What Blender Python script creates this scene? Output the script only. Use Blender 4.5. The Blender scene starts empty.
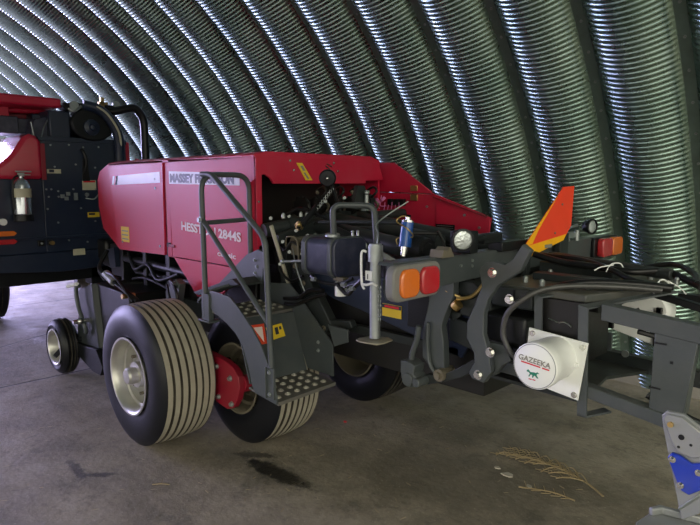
import bpy, bmesh, math, random
from math import sin, cos, pi, radians, sqrt
from mathutils import Vector, Matrix
random.seed(7)
S = bpy.context.scene
COL = S.collection
S.view_settings.view_transform = 'Standard'
S.view_settings.look = 'None'
S.view_settings.gamma = 1
S.view_settings.use_curve_mapping = False
S.view_settings.exposure = 0.38

# ------------------------------------------------------------------ materials
def new_mat(name):
    m = bpy.data.materials.new(name); m.use_nodes = True
    nt = m.node_tree; b = nt.nodes['Principled BSDF']
    return m, nt, b
def N(nt, t, **k):
    n = nt.nodes.new(t)
    for a, v in k.items(): setattr(n, a, v)
    return n
def paint(name, col, rough=.45, metal=0., dust=.25, dcol=(.32, .28, .22), scale=9., bump=.05, coat=0., rvar=.12, updust=0., spec=.5):
    m, nt, b = new_mat(name); L = nt.links.new
    tc = N(nt, 'ShaderNodeTexCoord')
    n1 = N(nt, 'ShaderNodeTexNoise'); n1.inputs['Scale'].default_value = scale; n1.inputs['Detail'].default_value = 8; n1.inputs['Roughness'].default_value = .65
    L(tc.outputs['Object'], n1.inputs['Vector'])
    r = N(nt, 'ShaderNodeMapRange'); r.inputs[1].default_value = .42; r.inputs[2].default_value = .78; r.inputs[3].default_value = 0; r.inputs[4].default_value = dust
    L(n1.outputs['Fac'], r.inputs[0])
    fac = r.outputs[0]
    if updust:
        g = N(nt, 'ShaderNodeNewGeometry'); sp = N(nt, 'ShaderNodeSeparateXYZ'); L(g.outputs['Normal'], sp.inputs[0])
        r2 = N(nt, 'ShaderNodeMapRange'); r2.inputs[1].default_value = .5; r2.inputs[2].default_value = 1.; r2.inputs[3].default_value = 0; r2.inputs[4].default_value = updust
        L(sp.outputs[2], r2.inputs[0])
        mu = N(nt, 'ShaderNodeMath', operation='MULTIPLY'); L(r2.outputs[0], mu.inputs[0]); L(n1.outputs['Fac'], mu.inputs[1])
        ad = N(nt, 'ShaderNodeMath', operation='ADD', use_clamp=True); L(mu.outputs[0], ad.inputs[0]); L(fac, ad.inputs[1]); fac = ad.outputs[0]
    mx = N(nt, 'ShaderNodeMix', data_type='RGBA'); L(fac, mx.inputs[0])
    mx.inputs[6].default_value = (*col, 1); mx.inputs[7].default_value = (*dcol, 1)
    L(mx.outputs[2], b.inputs['Base Color'])
    rr = N(nt, 'ShaderNodeMapRange'); rr.inputs[3].default_value = max(.04, rough - rvar); rr.inputs[4].default_value = min(1, rough + rvar)
    L(n1.outputs['Fac'], rr.inputs[0]); L(rr.outputs[0], b.inputs['Roughness'])
    b.inputs['Metallic'].default_value = metal; b.inputs['Specular IOR Level'].default_value = spec
    b.inputs['Coat Weight'].default_value = coat; b.inputs['Coat Roughness'].default_value = .2
    if bump:
        n2 = N(nt, 'ShaderNodeTexNoise'); n2.inputs['Scale'].default_value = scale * 12; n2.inputs['Detail'].default_value = 3
        L(tc.outputs['Object'], n2.inputs['Vector'])
        bp = N(nt, 'ShaderNodeBump'); bp.inputs['Strength'].default_value = bump; bp.inputs['Distance'].default_value = .01
        L(n2.outputs['Fac'], bp.inputs['Height']); L(bp.outputs[0], b.inputs['Normal'])
    return m
M = {}
M['red'] = paint('red_paint', (.50, .008, .040), .48, dust=.10, dcol=(.45, .22, .25), coat=.0, bump=.02, scale=5)
M['redbeam'] = paint('red_beam_paint', (.24, .005, .02), .45, dust=.2, dcol=(.2, .05, .04), bump=.04)
M['grey'] = paint('charcoal_paint', (.052, .062, .064), .40, dust=.16, dcol=(.16, .155, .14), updust=.3)
M['dgrey'] = paint('dark_charcoal_paint', (.020, .025, .026), .42, dust=.14, dcol=(.10, .09, .07), updust=.4, spec=.3)
M['black'] = paint('black_paint', (.006, .007, .008), .38, dust=.1, dcol=(.05, .045, .04), updust=.1, spec=.3)
M['navy'] = paint('blue_black_panel_paint', (.011, .019, .042), .36, dust=.12, dcol=(.07, .08, .10), coat=.1)
M['tank'] = paint('tank_plastic', (.020, .024, .050), .38, dust=.5, dcol=(.10, .10, .14), scale=14)
M['rubber'] = paint('black_rubber', (.006, .0065, .009), .42, dust=.15, dcol=(.022, .022, .026), spec=.28)
M['hose'] = paint('hose_rubber', (.006, .006, .007), .33, dust=.2, dcol=(.06, .055, .045), bump=.0, spec=.3)
M['tread'] = paint('dusty_tread_rubber', (.33, .30, .235), .8, dust=.6, dcol=(.45, .41, .32), scale=16)
M['groove'] = paint('groove_rubber', (.035, .028, .020), .9, dust=.3)
M['rim'] = paint('silver_rim', (.52, .51, .47), .38, metal=.75, dust=.25, dcol=(.28, .24, .17))
M['rimdark'] = paint('dirty_rim', (.16, .14, .10), .6, metal=.3, dust=.5, dcol=(.12, .10, .07))
M['galv'] = paint('galvanised_steel', (.36, .39, .38), .42, metal=.8, dust=.4, dcol=(.24, .25, .23), scale=22)
M['tread_plate'] = paint('worn_step_steel', (.16, .155, .14), .5, metal=.5, dust=.5, dcol=(.22, .19, .14), scale=18)
M['chrome'] = paint('bright_steel', (.70, .70, .66), .22, metal=1., dust=.1, bump=0)
M['brass'] = paint('brass_fitting', (.55, .38, .14), .35, metal=.9, dust=.2)
M['white'] = paint('white_plastic', (.80, .81, .78), .4, dust=.05, dcol=(.55, .53, .46), bump=.0)
M['decal_white'] = paint('white_decal', (.62, .62, .66), .4, dust=.1, dcol=(.5, .45, .5), bump=0)
M['decal_yellow'] = paint('yellow_decal', (.75, .52, .02), .45, dust=.15, dcol=(.5, .4, .2), bump=0)
M['decal_cream'] = paint('cream_decal', (.55, .52, .36), .5, dust=.2, bump=0)
M['decal_black'] = paint('black_lettering', (.015, .02, .035), .45, dust=0, bump=0)
M['decal_red'] = paint('red_lettering', (.6, .01, .02), .4, dust=0, bump=0)
M['decal_green'] = paint('green_lettering', (.0, .18, .10), .4, dust=0, bump=0)
M['text_grey'] = paint('faded_grey_lettering', (.24, .23, .19), .5, dust=0, bump=0)
M['text_sand'] = paint('faded_pale_lettering', (.80, .68, .70), .5, dust=0, bump=0)
M['amber'] = paint('amber_lens', (.68, .15, .01), .18, dust=.1, coat=.8, bump=.15, scale=6)
M['redlens'] = paint('red_lens', (.45, .012, .02), .18, dust=.1, coat=.8, bump=.15, scale=6)
M['housing'] = paint('lamp_housing_plastic', (.16, .16, .15), .55, dust=.4, dcol=(.28, .26, .22))
M['rail_conduit'] = paint('dusty_grey_conduit', (.045, .045, .042), .4, dust=.3, dcol=(.12, .11, .10))
M['cream_rod'] = paint('pale_zinc_rod', (.52, .49, .38), .35, metal=.3, dust=.2)
M['worn_stud'] = paint('worn_bright_stud', (.42, .40, .34), .4, metal=.4, dust=.4, dcol=(.25, .20, .12))
M['plated'] = paint('weathered_plated_steel', (.34, .31, .23), .45, metal=.4, dust=.3, dcol=(.2, .17, .12))
M['lid'] = paint('dusty_lid_paint', (.05, .055, .05), .5, dust=.35, dcol=(.17, .14, .095), updust=.6, scale=5)
M['glass'] = paint('lamp_glass', (.55, .60, .58), .12, metal=.6, dust=.1, bump=.4, scale=8)
M['orange'] = paint('fluorescent_orange_sheet', (.90, .055, .015), .45, dust=.12, dcol=(.6, .12, .05), bump=0)
M['yelref'] = paint('yellow_reflective_sheet', (.98, .48, .0), .35, dust=.1, dcol=(.7, .35, .1), bump=0)
M['blue'] = paint('blue_paint', (.004, .07, .33), .3, dust=.15, dcol=(.05, .12, .2), coat=.4)
M['implblue'] = paint('deep_blue_plate_paint', (.008, .035, .36), .35, dust=.1, coat=.3)
M['silver'] = paint('silver_painted_steel', (.26, .27, .27), .45, metal=.3, dust=.25, dcol=(.32, .30, .26))
M['pink'] = paint('pink_twine', (.75, .22, .50), .8, dust=0, bump=0)
M['straw'] = paint('dry_straw', (.27, .205, .11), .9, dust=.3, dcol=(.18, .14, .08), bump=0)
M['paper'] = paint('pale_scrap', (.45, .41, .34), .9, dust=.2, bump=0)
M['stainless'] = paint('polished_cylinder_steel', (.50, .52, .55), .22, metal=.9, dust=.1, bump=0)
M['retro'] = paint('red_retroreflector', (.8, .08, .03), .25, dust=0, coat=.6, bump=0)
M['retrowhite'] = paint('silver_retroreflector', (.95, .78, .70), .25, dust=0, bump=0)
M['dark_interior'] = paint('shaded_interior_black', (.005, .005, .005), .5, dust=.2, dcol=(.03, .022, .015), scale=20)  # near black puts the darkness inside the machine into the colour

# ------------------------------------------------------------------ mesh builder
def fix(p): return (float(p[0]), float(p[1]), float(p[2]))
WO = {}
class MB:
    def __init__(s): s.v = []; s.f = []; s.m = []
    def add(s, vs, fs, mi=0):
        o = len(s.v); s.v += [fix(p) for p in vs]
        for q in fs: s.f.append([i + o for i in q]); s.m.append(mi)
        return s
    def box(s, x0, x1, y0, y1, z0, z1, mi=0, R=None, c=None):
        vs = [Vector((x, y, z)) for x in (x0, x1) for y in (y0, y1) for z in (z0, z1)]
        if R is not None:
            c = Vector(c) if c is not None else Vector(((x0+x1)/2, (y0+y1)/2, (z0+z1)/2))
            vs = [R @ (p - c) + c for p in vs]
        return s.add(vs, [(0,1,3,2),(4,6,7,5),(0,4,5,1),(2,3,7,6),(0,2,6,4),(1,5,7,3)], mi)
    def prism(s, pts, plane, a, b, mi=0):
        def P(u, w, t):
            return (u, t, w) if plane == 'XZ' else ((t, u, w) if plane == 'YZ' else (u, w, t))
        n = len(pts)
        vs = [P(u, w, a) for u, w in pts] + [P(u, w, b) for u, w in pts]
        return s.add(vs, [tuple(range(n)), tuple(range(2*n-1, n-1, -1))] + [(i, (i+1) % n, (i+1) % n + n, i + n) for i in range(n)], mi)
    def cyl(s, p, q, r, n=14, r2=None, mi=0, cap=True):
        p = Vector(p); q = Vector(q); d = (q - p).normalized(); r2 = r if r2 is None else r2
        u = d.orthogonal().normalized(); w = d.cross(u)
        vs = [p + r*(cos(2*pi*i/n)*u + sin(2*pi*i/n)*w) for i in range(n)] + [q + r2*(cos(2*pi*i/n)*u + sin(2*pi*i/n)*w) for i in range(n)]
        fs = [(i, (i+1) % n, (i+1) % n + n, i + n) for i in range(n)]
        if cap: fs += [tuple(range(n)), tuple(range(2*n-1, n-1, -1))]
        return s.add(vs, fs, mi)
    def tube(s, pts, r, n=8, k=6, smooth=True, mi=0):
        P = [Vector(p) for p in pts]
        if smooth and len(P) > 2:
            out = []
            for i in range(len(P)-1):
                a = P[max(i-1, 0)]; b = P[i]; c = P[i+1]; d = P[min(i+2, len(P)-1)]
                for j in range(k):
                    t = j/k
                    out.append(.5*((2*b) + (c-a)*t + (2*a-5*b+4*c-d)*t*t + (3*b-a-3*c+d)*t**3))
            out.append(P[-1]); P = out
        rings = []; u = None
        for i, p in enumerate(P):
            d = (P[min(i+1, len(P)-1)] - P[max(i-1, 0)]).normalized()
            u = d.orthogonal().normalized() if u is None else (u - d*u.dot(d)).normalized()
            w = d.cross(u)
            rings.append([p + r*(cos(2*pi*j/n)*u + sin(2*pi*j/n)*w) for j in range(n)])
        vs = [q for rg in rings for q in rg]; fs = []
        for i in range(len(P)-1):
            for j in range(n): fs.append((i*n+j, i*n+(j+1) % n, (i+1)*n+(j+1) % n, (i+1)*n+j))
        fs += [tuple(range(n)), tuple(range(len(vs)-1, len(vs)-n-1, -1))]
        return s.add(vs, fs, mi)
    def bent(s, pts, r, rad, n=10, mi=0):
        """tube with rounded corners of radius rad"""
        P = [Vector(p) for p in pts]; out = [P[0]]
        for i in range(1, len(P)-1):
            a = (P[i-1]-P[i]); b = (P[i+1]-P[i]); t = min(rad, a.length*.45, b.length*.45)
            A = P[i] + a.normalized()*t; B = P[i] + b.normalized()*t
            for j in range(7):
                q = j/6; out.append((1-q)**2*A + 2*q*(1-q)*P[i] + q*q*B)
        out.append(P[-1]); return s.tube(out, r, n, smooth=False, mi=mi)
    def lathe(s, c, axis, prof, n=48, mis=None, mi=0):
        c = Vector(c); d = Vector(axis).normalized(); u = d.orthogonal().normalized(); w = d.cross(u)
        vs = []; fs = []; o = len(s.v)
        for (r, h) in prof:
            for i in range(n): vs.append(c + h*d + r*(cos(2*pi*i/n)*u + sin(2*pi*i/n)*w))
        s.v += [fix(p) for p in vs]
        for k in range(len(prof)-1):
            for i in range(n):
                s.f.append([o+k*n+i, o+k*n+(i+1) % n, o+(k+1)*n+(i+1) % n, o+(k+1)*n+i]); s.m.append(mis[k] if mis else mi)
        for k in (0, len(prof)-1):
            if prof[k][0] > 1e-4: pass
        return s
    def disc(s, c, axis, r, n=32, mi=0):
        c = Vector(c); d = Vector(axis).normalized(); u = d.orthogonal().normalized(); w = d.cross(u)
        return s.add([c + r*(cos(2*pi*i/n)*u + sin(2*pi*i/n)*w) for i in range(n)], [tuple(range(n))], mi)
    def ball(s, c, r, mi=0, sz=(1,1,1), n=12):
        c = Vector(c); vs = []; fs = []; m = n//2
        for i in range(m+1):
            a = pi*i/m
            for j in range(n): vs.append(c + Vector((r*sz[0]*sin(a)*cos(2*pi*j/n), r*sz[1]*sin(a)*sin(2*pi*j/n), r*sz[2]*cos(a))))
        for i in range(m):
            for j in range(n): fs.append((i*n+j, i*n+(j+1) % n, (i+1)*n+(j+1) % n, (i+1)*n+j))
        return s.add(vs, fs, mi)
    def build_one(s, name, mat, parent=None, bevel=0., smooth=True, origin=None, label=None):
        me = bpy.data.meshes.new(name)
        V = s.v
        if origin is None:
            lo = [min(p[i] for p in V) for i in range(3)]; hi = [max(p[i] for p in V) for i in range(3)]
            origin = ((lo[0]+hi[0])/2, (lo[1]+hi[1])/2, (lo[2]+hi[2])/2) if parent else ((lo[0]+hi[0])/2, (lo[1]+hi[1])/2, lo[2])
        me.from_pydata([(p[0]-origin[0], p[1]-origin[1], p[2]-origin[2]) for p in V], [], s.f)
        mats = mat if isinstance(mat, (list, tuple)) else [mat]
        for m in mats: me.materials.append(m)
        me.polygons.foreach_set('material_index', s.m)
        bm = bmesh.new(); bm.from_mesh(me)
        bmesh.ops.remove_doubles(bm, verts=bm.verts, dist=1e-6)
        bmesh.ops.recalc_face_normals(bm, faces=bm.faces)
        bm.to_mesh(me); bm.free()
        o = bpy.data.objects.new(name, me); COL.objects.link(o)
        WO[o.name] = Vector(origin)
        if parent is not None:
            o.parent = parent; o.location = Vector(origin) - WO[parent.name]
        else: o.location = origin
        if smooth:
            for p in me.polygons: p.use_smooth = True
            me.set_sharp_from_angle(angle=radians(38))
        if bevel:
            b = o.modifiers.new('bevel', 'BEVEL'); b.width = bevel; b.segments = 2; b.limit_method = 'ANGLE'; b.angle_limit = radians(40)
            b.harden_normals = False
        if label: o['label'] = label
        return o
    def build(s, name, mat, parent=None, **k):
        if parent is None or any(t in name for t in KEEP): return s.build_one(name, mat, parent, **k)
        n = len(s.v); p = list(range(n))
        def find(a):
            while p[a] != a: p[a] = p[p[a]]; a = p[a]
            return a
        for f in s.f:
            for a in f[1:]:
                x, y = find(f[0]), find(a)
                if x != y: p[y] = x
        isl = {}
        for i in range(n): isl.setdefault(find(i), []).append(i)
        keys = list(isl); bb = []
        for q in keys:
            vs = [s.v[i] for i in isl[q]]
            bb.append([min(v[c] for v in vs) - .003 for c in range(3)] + [max(v[c] for v in vs) + .003 for c in range(3)])
        g = list(range(len(keys)))
        for i in range(len(keys)):
            for j in range(i):
                if all(bb[i][c] <= bb[j][c+3] and bb[j][c] <= bb[i][c+3] for c in range(3)):
                    a, b = g[i], g[j]
                    if a != b: g = [b if t == a else t for t in g]
        gs = sorted(set(g), key=lambda t: -sum(len(isl[keys[i]]) for i in range(len(keys)) if g[i] == t))
        if len(gs) == 1: return s.build_one(name, mat, parent, **k)
        for pl, sg in PLURAL.items():
            if name.endswith(pl): name = name[:-len(pl)] + sg
        first = None; own = {}
        for i, q in enumerate(keys):
            for v in isl[q]: own[v] = g[i]
        for t in gs:
            m = MB(); ix = {}
            for f, mi in zip(s.f, s.m):
                if own[f[0]] != t: continue
                for a in f:
                    if a not in ix: ix[a] = len(m.v); m.v.append(s.v[a])
                m.f.append([ix[a] for a in f]); m.m.append(mi)
            o = m.build_one(name, mat, parent, **k); first = first or o
        return first
KEEP = ('print', 'lettering', 'emblem', 'mark', 'underline', 'chain', 'rust', 'strands')
PLURAL = {'bolts': 'bolt', 'rivets': 'rivet', 'screws': 'screw', 'nuts': 'nut', 'studs': 'stud', 'holes': 'hole', 'slots': 'slot', 'guides': 'guide'}
def thing(name, label, cat, loc, group=None):
    o = bpy.data.objects.new(name, None); COL.objects.link(o); o.location = loc
    o.empty_display_size = .1
    WO[o.name] = Vector(loc); o['label'] = label; o['category'] = cat
    if group: o['group'] = group
    return o
def tag(o, label, cat, group=None, kind=None):
    o['label'] = label; o['category'] = cat
    if group: o['group'] = group
    if kind: o['kind'] = kind
    return o
def text(name, body, mat, parent, origin, size, rx=(1,0,0), ry=(0,0,1), width=None, shear=0., bold=0.):
    cu = bpy.data.curves.new(name, 'FONT'); cu.body = body; cu.size = size; cu.extrude = .0008; cu.offset = bold; cu.shear = shear; cu.resolution_u = 3
    t = bpy.data.objects.new(name, cu); COL.objects.link(t)
    dg = bpy.context.evaluated_depsgraph_get()
    me = bpy.data.meshes.new_from_object(t.evaluated_get(dg))
    bpy.data.objects.remove(t); bpy.data.curves.remove(cu)
    X = Vector(rx).normalized(); Y = Vector(ry).normalized(); Z = X.cross(Y)
    xs = [v.co.x for v in me.vertices]; sx = (width/(max(xs)-min(xs))) if width else 1
    x0 = min(xs)
    for v in me.vertices:
        c = v.co.copy(); v.co = X*(c.x-x0)*sx + Y*c.y + Z*c.z
    me.materials.append(mat)
    o = bpy.data.objects.new(name, me); COL.objects.link(o); WO[o.name] = Vector(origin)
    o.parent = parent; o.location = Vector(origin) - WO[parent.name]
    return o

def bolt(mb, c, axis, r=.012, h=.012):
    a = Vector(axis).normalized(); c = Vector(c)
    mb.cyl(c, c + a*h*.35, r*1.45, 12); mb.cyl(c + a*h*.3, c + a*h*1.2, r, 6)

# ------------------------------------------------------------------ hut shell
PITCH = .61; CY = -.3; CZ = -.8; RV = 5.67; DEP = .19
PROF = [(0, 0), (.045, 0)] + [(.055 + .875*i/16, .15*max(0, sin(pi*i/16))**.78) for i in range(17)] + [(.94, 0), (1, 0)]
def steel_mat():
    m, nt, b = new_mat('galvanised_arch_steel'); L = nt.links.new
    tc = N(nt, 'ShaderNodeTexCoord')
    n = N(nt, 'ShaderNodeTexNoise'); n.inputs['Scale'].default_value = 1.6; n.inputs['Detail'].default_value = 7; n.inputs['Roughness'].default_value = .6
    L(tc.outputs['Object'], n.inputs['Vector'])
    cr = N(nt, 'ShaderNodeValToRGB'); e = cr.color_ramp.elements
    e[0].position = .3; e[0].color = (.21, .32, .275, 1); e[1].position = .72; e[1].color = (.36, .48, .42, 1)
    L(n.outputs['Fac'], cr.inputs[0]); L(cr.outputs[0], b.inputs['Base Color'])
    b.inputs['Metallic'].default_value = .92
    r = N(nt, 'ShaderNodeMapRange'); r.inputs[3].default_value = .20; r.inputs[4].default_value = .34
    n2 = N(nt, 'ShaderNodeTexNoise'); n2.inputs['Scale'].default_value = 6; L(tc.outputs['Object'], n2.inputs['Vector'])
    L(n2.outputs['Fac'], r.inputs[0]); L(r.outputs[0], b.inputs['Roughness'])
    return m
M['arch'] = steel_mat()
M['seam'] = paint('weathered_seam_dimmed_wall_steel', (.19, .26, .225), .5, metal=.7, dust=.5, dcol=(.08, .09, .075), scale=4)
def arch_rib(a0, a1, step, rip):
    vs = []; fs = []; ms = []
    na = int(round((a1-a0)*RV/step)); nu = len(PROF)
    for i in range(na+1):
        a = a0 + (a1-a0)*i/na; s = a*RV
        for (t, h) in PROF:
            k = min(1, h/.025)
            r = RV - h - rip*k*(.5-.5*cos(2*pi*s/.036))
            vs.append((t*PITCH, CY + r*cos(a), CZ + r*sin(a)))
    for i in range(na):
        for j in range(nu-1):
            fs.append((i*nu+j, (i+1)*nu+j, (i+1)*nu+j+1, i*nu+j+1)); ms.append(1 if PROF[j][1] < .003 and PROF[j+1][1] < .005 else 0)
    return vs, fs, ms
def build_arch(name, a0, a1, step, rip, x0, n, ripples):
    vs, fs, ms = arch_rib(a0, a1, step, rip)
    me = bpy.data.meshes.new(name); me.from_pydata(vs, [], fs)
    me.materials.append(M['arch'] if ripples else M['seam']); me.materials.append(M['seam'])  # smooth left wall takes the darker steel to dim what the ribs reflect
    me.polygons.foreach_set('material_index', ms)
    me.polygons.foreach_set('use_smooth', [True]*len(fs))
    o = bpy.data.objects.new(name, me); COL.objects.link(o); o.location = (x0, 0, 0); o['kind'] = 'structure'
    ar = o.modifiers.new('array', 'ARRAY'); ar.use_relative_offset = False; ar.use_constant_offset = True
    ar.constant_offset_displace = (PITCH, 0, 0); ar.count = n
    return o
X0 = -1.85 - PITCH*22
A_lo = math.asin((0-CZ)/RV)
wr = build_arch('wall_right', A_lo - .02, radians(118), .0072, .0086, X0, 29, True)
wl = build_arch('wall_left', radians(118), radians(146), .25, 0, X0, 29, False)
wl2_ = build_arch('wall_left_lower', radians(146), pi - A_lo + .02, .25, 0, X0, 13, False); wl2_.name = 'wall_left.001'  # unseen lower wall stops short, leaving an added opening for side light
mb = MB()
for k in range(14, 29):
    x = X0 + k*PITCH
    s = A_lo*RV + .12
    while s < radians(100)*RV:
        a = s/RV; d = Vector((0, -cos(a), -sin(a))); c = Vector((x + .0, CY + RV*cos(a), CZ + RV*sin(a)))
        mb.cyl(c, c + d*.008, .011, 6); s += .23
sb = mb.build('wall_right_bolts', M['galv'], None); sb.name = 'trim_1'; sb['kind'] = 'structure'
# concrete kerb the arch stands in
kb = MB().box(X0, X0 + 29*PITCH, CY + sqrt(RV**2 - CZ**2) - .12, CY + sqrt(RV**2 - CZ**2) + .25, -.05, .13).build('baseboard_right', paint('kerb_concrete', (.20, .19, .17), .9, dust=.4), None, bevel=.01)
kb['kind'] = 'structure'

# floor
def floor_mat():
    m, nt, b = new_mat('concrete_slab'); L = nt.links.new
    tc = N(nt, 'ShaderNodeTexCoord'); P = tc.outputs['Object']
    def noise(sc, det=8, ro=.6):
        n = N(nt, 'ShaderNodeTexNoise'); n.inputs['Scale'].default_value = sc; n.inputs['Detail'].default_value = det; n.inputs['Roughness'].default_value = ro; L(P, n.inputs['Vector']); return n.outputs['Fac']
    def ramp(f, a, b_, c=0, d=1):
        r = N(nt, 'ShaderNodeMapRange'); r.interpolation_type = 'SMOOTHSTEP'
        r.inputs[1].default_value = a; r.inputs[2].default_value = b_; r.inputs[3].default_value = c; r.inputs[4].default_value = d; L(f, r.inputs[0]); return r.outputs[0]
    def mix(f, a, b_):
        x = N(nt, 'ShaderNodeMix', data_type='RGBA'); L(f, x.inputs[0])
        for i, c in ((6, a), (7, b_)):
            if isinstance(c, tuple): x.inputs[i].default_value = (*c, 1)
            else: L(c, x.inputs[i])
        return x.outputs[2]
    def math_(op, a, b_=None, c=False):
        x = N(nt, 'ShaderNodeMath', operation=op, use_clamp=c)
        for i, v in enumerate((a, b_)):
            if v is None: continue
            if isinstance(v, (int, float)): x.inputs[i].default_value = v
            else: L(v, x.inputs[i])
        return x.outputs[0]
    base = mix(ramp(noise(1.7, 9, .65), .32, .66), (.17, .145, .108), (.33, .285, .22))
    base = mix(ramp(noise(14, 6), .5, .72, 0, .5), base, (.12, .105, .085))
    base = mix(ramp(noise(60, 3), .60, .70, 0, .65), base, (.40, .36, .29))
    base = mix(ramp(noise(3.2, 9, .8), .54, .66, 0, .6), base, (.095, .085, .07))
    sp = N(nt, 'ShaderNodeSeparateXYZ'); L(P, sp.inputs[0]); x, y = sp.outputs[0], sp.outputs[1]
    wob = math_('MULTIPLY', math_('SUBTRACT', noise(5, 4), .5), .05)
    hgt = None
    for x0, sl, w in ((-5.505, 0, .013), (-6.15, -.46, .010), (-9.2, 0, .012)):
        d = math_('SUBTRACT', math_('SUBTRACT', x, x0), math_('MULTIPLY', y, sl))
        d = math_('ABSOLUTE', math_('ADD', d, math_('MULTIPLY', wob, .25)))
        line = ramp(d, w*.5, w*1.3, 1, 0)
        base = mix(line, base, (.02, .018, .015))
        hgt = line if hgt is None else math_('MAXIMUM', hgt, line)
    # longitudinal hairline and oil stains, plus broad darker patches (each with a shape of its own)
    def blob(cx, cy, ang, lx, ly, strength, col, nsc=9, edge=.45):
        nonlocal base
        dx = math_('SUBTRACT', x, cx); dy = math_('SUBTRACT', y, cy)
        u = math_('ADD', math_('MULTIPLY', dx, cos(ang)/lx), math_('MULTIPLY', dy, sin(ang)/lx))
        v = math_('ADD', math_('MULTIPLY', dx, -sin(ang)/ly), math_('MULTIPLY', dy, cos(ang)/ly))
        r = math_('SQRT', math_('ADD', math_('MULTIPLY', u, u), math_('MULTIPLY', v, v)))
        r = math_('ADD', r, math_('MULTIPLY', math_('SUBTRACT', noise(nsc, 8, .8), .5), 3.4))
        base = mix(ramp(r, edge, 1.15, strength, 0), base, col)
        return ramp(r, edge, 1.15, strength, 0)
    blob(-2.72, 2.0, .1, .55, .28, .55, (.075, .068, .055), 4, .1)
    oil = blob(-2.68, 2.04, .05, .30, .075, .96, (.008, .0075, .006), 8, .55)
    blob(-2.95, 2.09, .6, .16, .05, .8, (.02, .018, .014), 11, .4)
    blob(-3.55, 1.22, -.1, .20, .035, .75, (.03, .028, .026), 12, .4)
    blob(-3.38, 1.30, .9, .12, .03, .8, (.03, .028, .026), 13, .4)
    blob(-1.9, 2.75, .4, 1.3, .55, .45, (.07, .062, .045), 2.5, .2)  # broad soft-edged darker patch below the chamber
    L(base, b.inputs['Base Color'])
    ro = math_('SUBTRACT', ramp(noise(5), .3, .7, .62, .85), math_('MULTIPLY', oil, .4)); L(ro, b.inputs['Roughness'])
    bp = N(nt, 'ShaderNodeBump'); bp.inputs['Strength'].default_value = .7; bp.inputs['Distance'].default_value = .015
    hh = math_('SUBTRACT', math_('MULTIPLY', noise(25, 6), .5), hgt); L(hh, bp.inputs['Height']); L(bp.outputs[0], b.inputs['Normal'])
    return m
fl = MB().box(X0 - 1, 5, -5.9, 5.3, -.15, 0).build('floor', floor_mat(), None, origin=(0, 0, 0), smooth=False); fl['kind'] = 'structure'
gr = MB().box(-60, 40, -40, 40, -.4, -.16).build('ground', paint('yard_gravel', (.12, .11, .10), .95, dust=.3, dcol=(.16, .15, .14)), None, origin=(0, 0, -.16), smooth=False); gr['kind'] = 'structure'

# ------------------------------------------------------------------ wheels
def wheel(parent, X, Y0, R, W, name='wheel', rimR=.25, treadmat=True, rim='rim', ribs=7, sgn=1, hub=True):
    """axis along Y, outer face at Y0 (towards -Y when sgn=1)"""
    c = (X, Y0, R)
    d = (0, sgn, 0)
    prof = [(rimR, .03), (rimR + .015, .008), (rimR + .05, .0), (R*.80, -.004), (R*.90, .012), (R*.955, .024), (R*.985, .036)]
    mis = [0]*len(prof)
    ins = .036; span = W - 2*ins; gw = .012 if ribs > 4 else .008
    h = ins; rw = (span - (ribs-1)*gw)/ribs
    for i in range(ribs):
        cr = R - .012*((2*(i+.5)/ribs - 1)**2)
        prof.append((cr, h + .002)); mis.append(1 if treadmat else 0); h += rw
        prof.append((cr, h - .002)); mis.append(2)
        if i < ribs-1:
            prof.append((cr - .014, h)); mis.append(2); prof.append((cr - .014, h + gw)); mis.append(2); h += gw
    prof += [(R*.985, W-.036), (R*.955, W-.024), (R*.9, W-.012), (R*.80, W+.004), (rimR+.05, W), (rimR, W-.03)]
    mis += [0]*6
    # the tread ribs themselves
    fixm = []
    for k in range(len(prof)-1):
        a, b_ = prof[k], prof[k+1]
        top = min(a[0], b_[0]) > R - .0135 and abs(a[1]-b_[1]) > .006 and min(a[1], b_[1]) >= ins - .001 and max(a[1], b_[1]) <= W - ins + .001
        low = ins < (a[1]+b_[1])/2 < W - ins and not top
        fixm.append((1 if treadmat else 0) if top else (2 if low else 0))
    tyre_mb = MB().lathe(c, d, prof, 96, fixm)
    w = tyre_mb.build(name, [M['rubber'], M['tread'], M['groove']], parent)
    # sidewall bead rings + rim
    rp = [(rimR + .012, .0), (rimR + .012, -.006), (rimR, -.006), (rimR - .012, .004), (rimR - .022, .03), (rimR - .03, .07), (rimR - .05, .075), (rimR - .055, .10), (rimR*.70, .12), (rimR*.66, .105), (rimR*.45, .10), (rimR*.36, .085), (rimR*.34, .05), (.0001, .045)]
    rm = MB().lathe(c, d, rp, 64).lathe((X, Y0 + sgn*W, R), (0, -sgn, 0), [(rimR+.012, 0), (rimR, -.006), (rimR-.02, .03), (rimR-.04, W*.45), (.001, W*.45)], 48)
    rmo = rm.build('rim', M[rim], w)
    if hub:
        hb = MB().lathe(c, d, [(.055, .06), (.055, .0), (.045, -.012), (.0001, -.014)], 24)
        hb.build('hub_cap', M[rim], w)
        lb = MB()
        for i in range(8):
            a = 2*pi*i/8; lb.cyl((X + rimR*.55*cos(a), Y0 + sgn*.10, R + rimR*.55*sin(a)), (X + rimR*.55*cos(a), Y0 + sgn*.075, R + rimR*.55*sin(a)), .011, 6)
        lb.build('wheel_nuts', M['rimdark'], w)
    return w

# ------------------------------------------------------------------ THE BALER
B = thing('baler', 'big red square baler with charcoal frame, ladder and tandem wheels, rear chute pointing right', 'farm machine', (-3, 2.85, 0))
HY = 2.2   # near side of the hood
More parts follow.
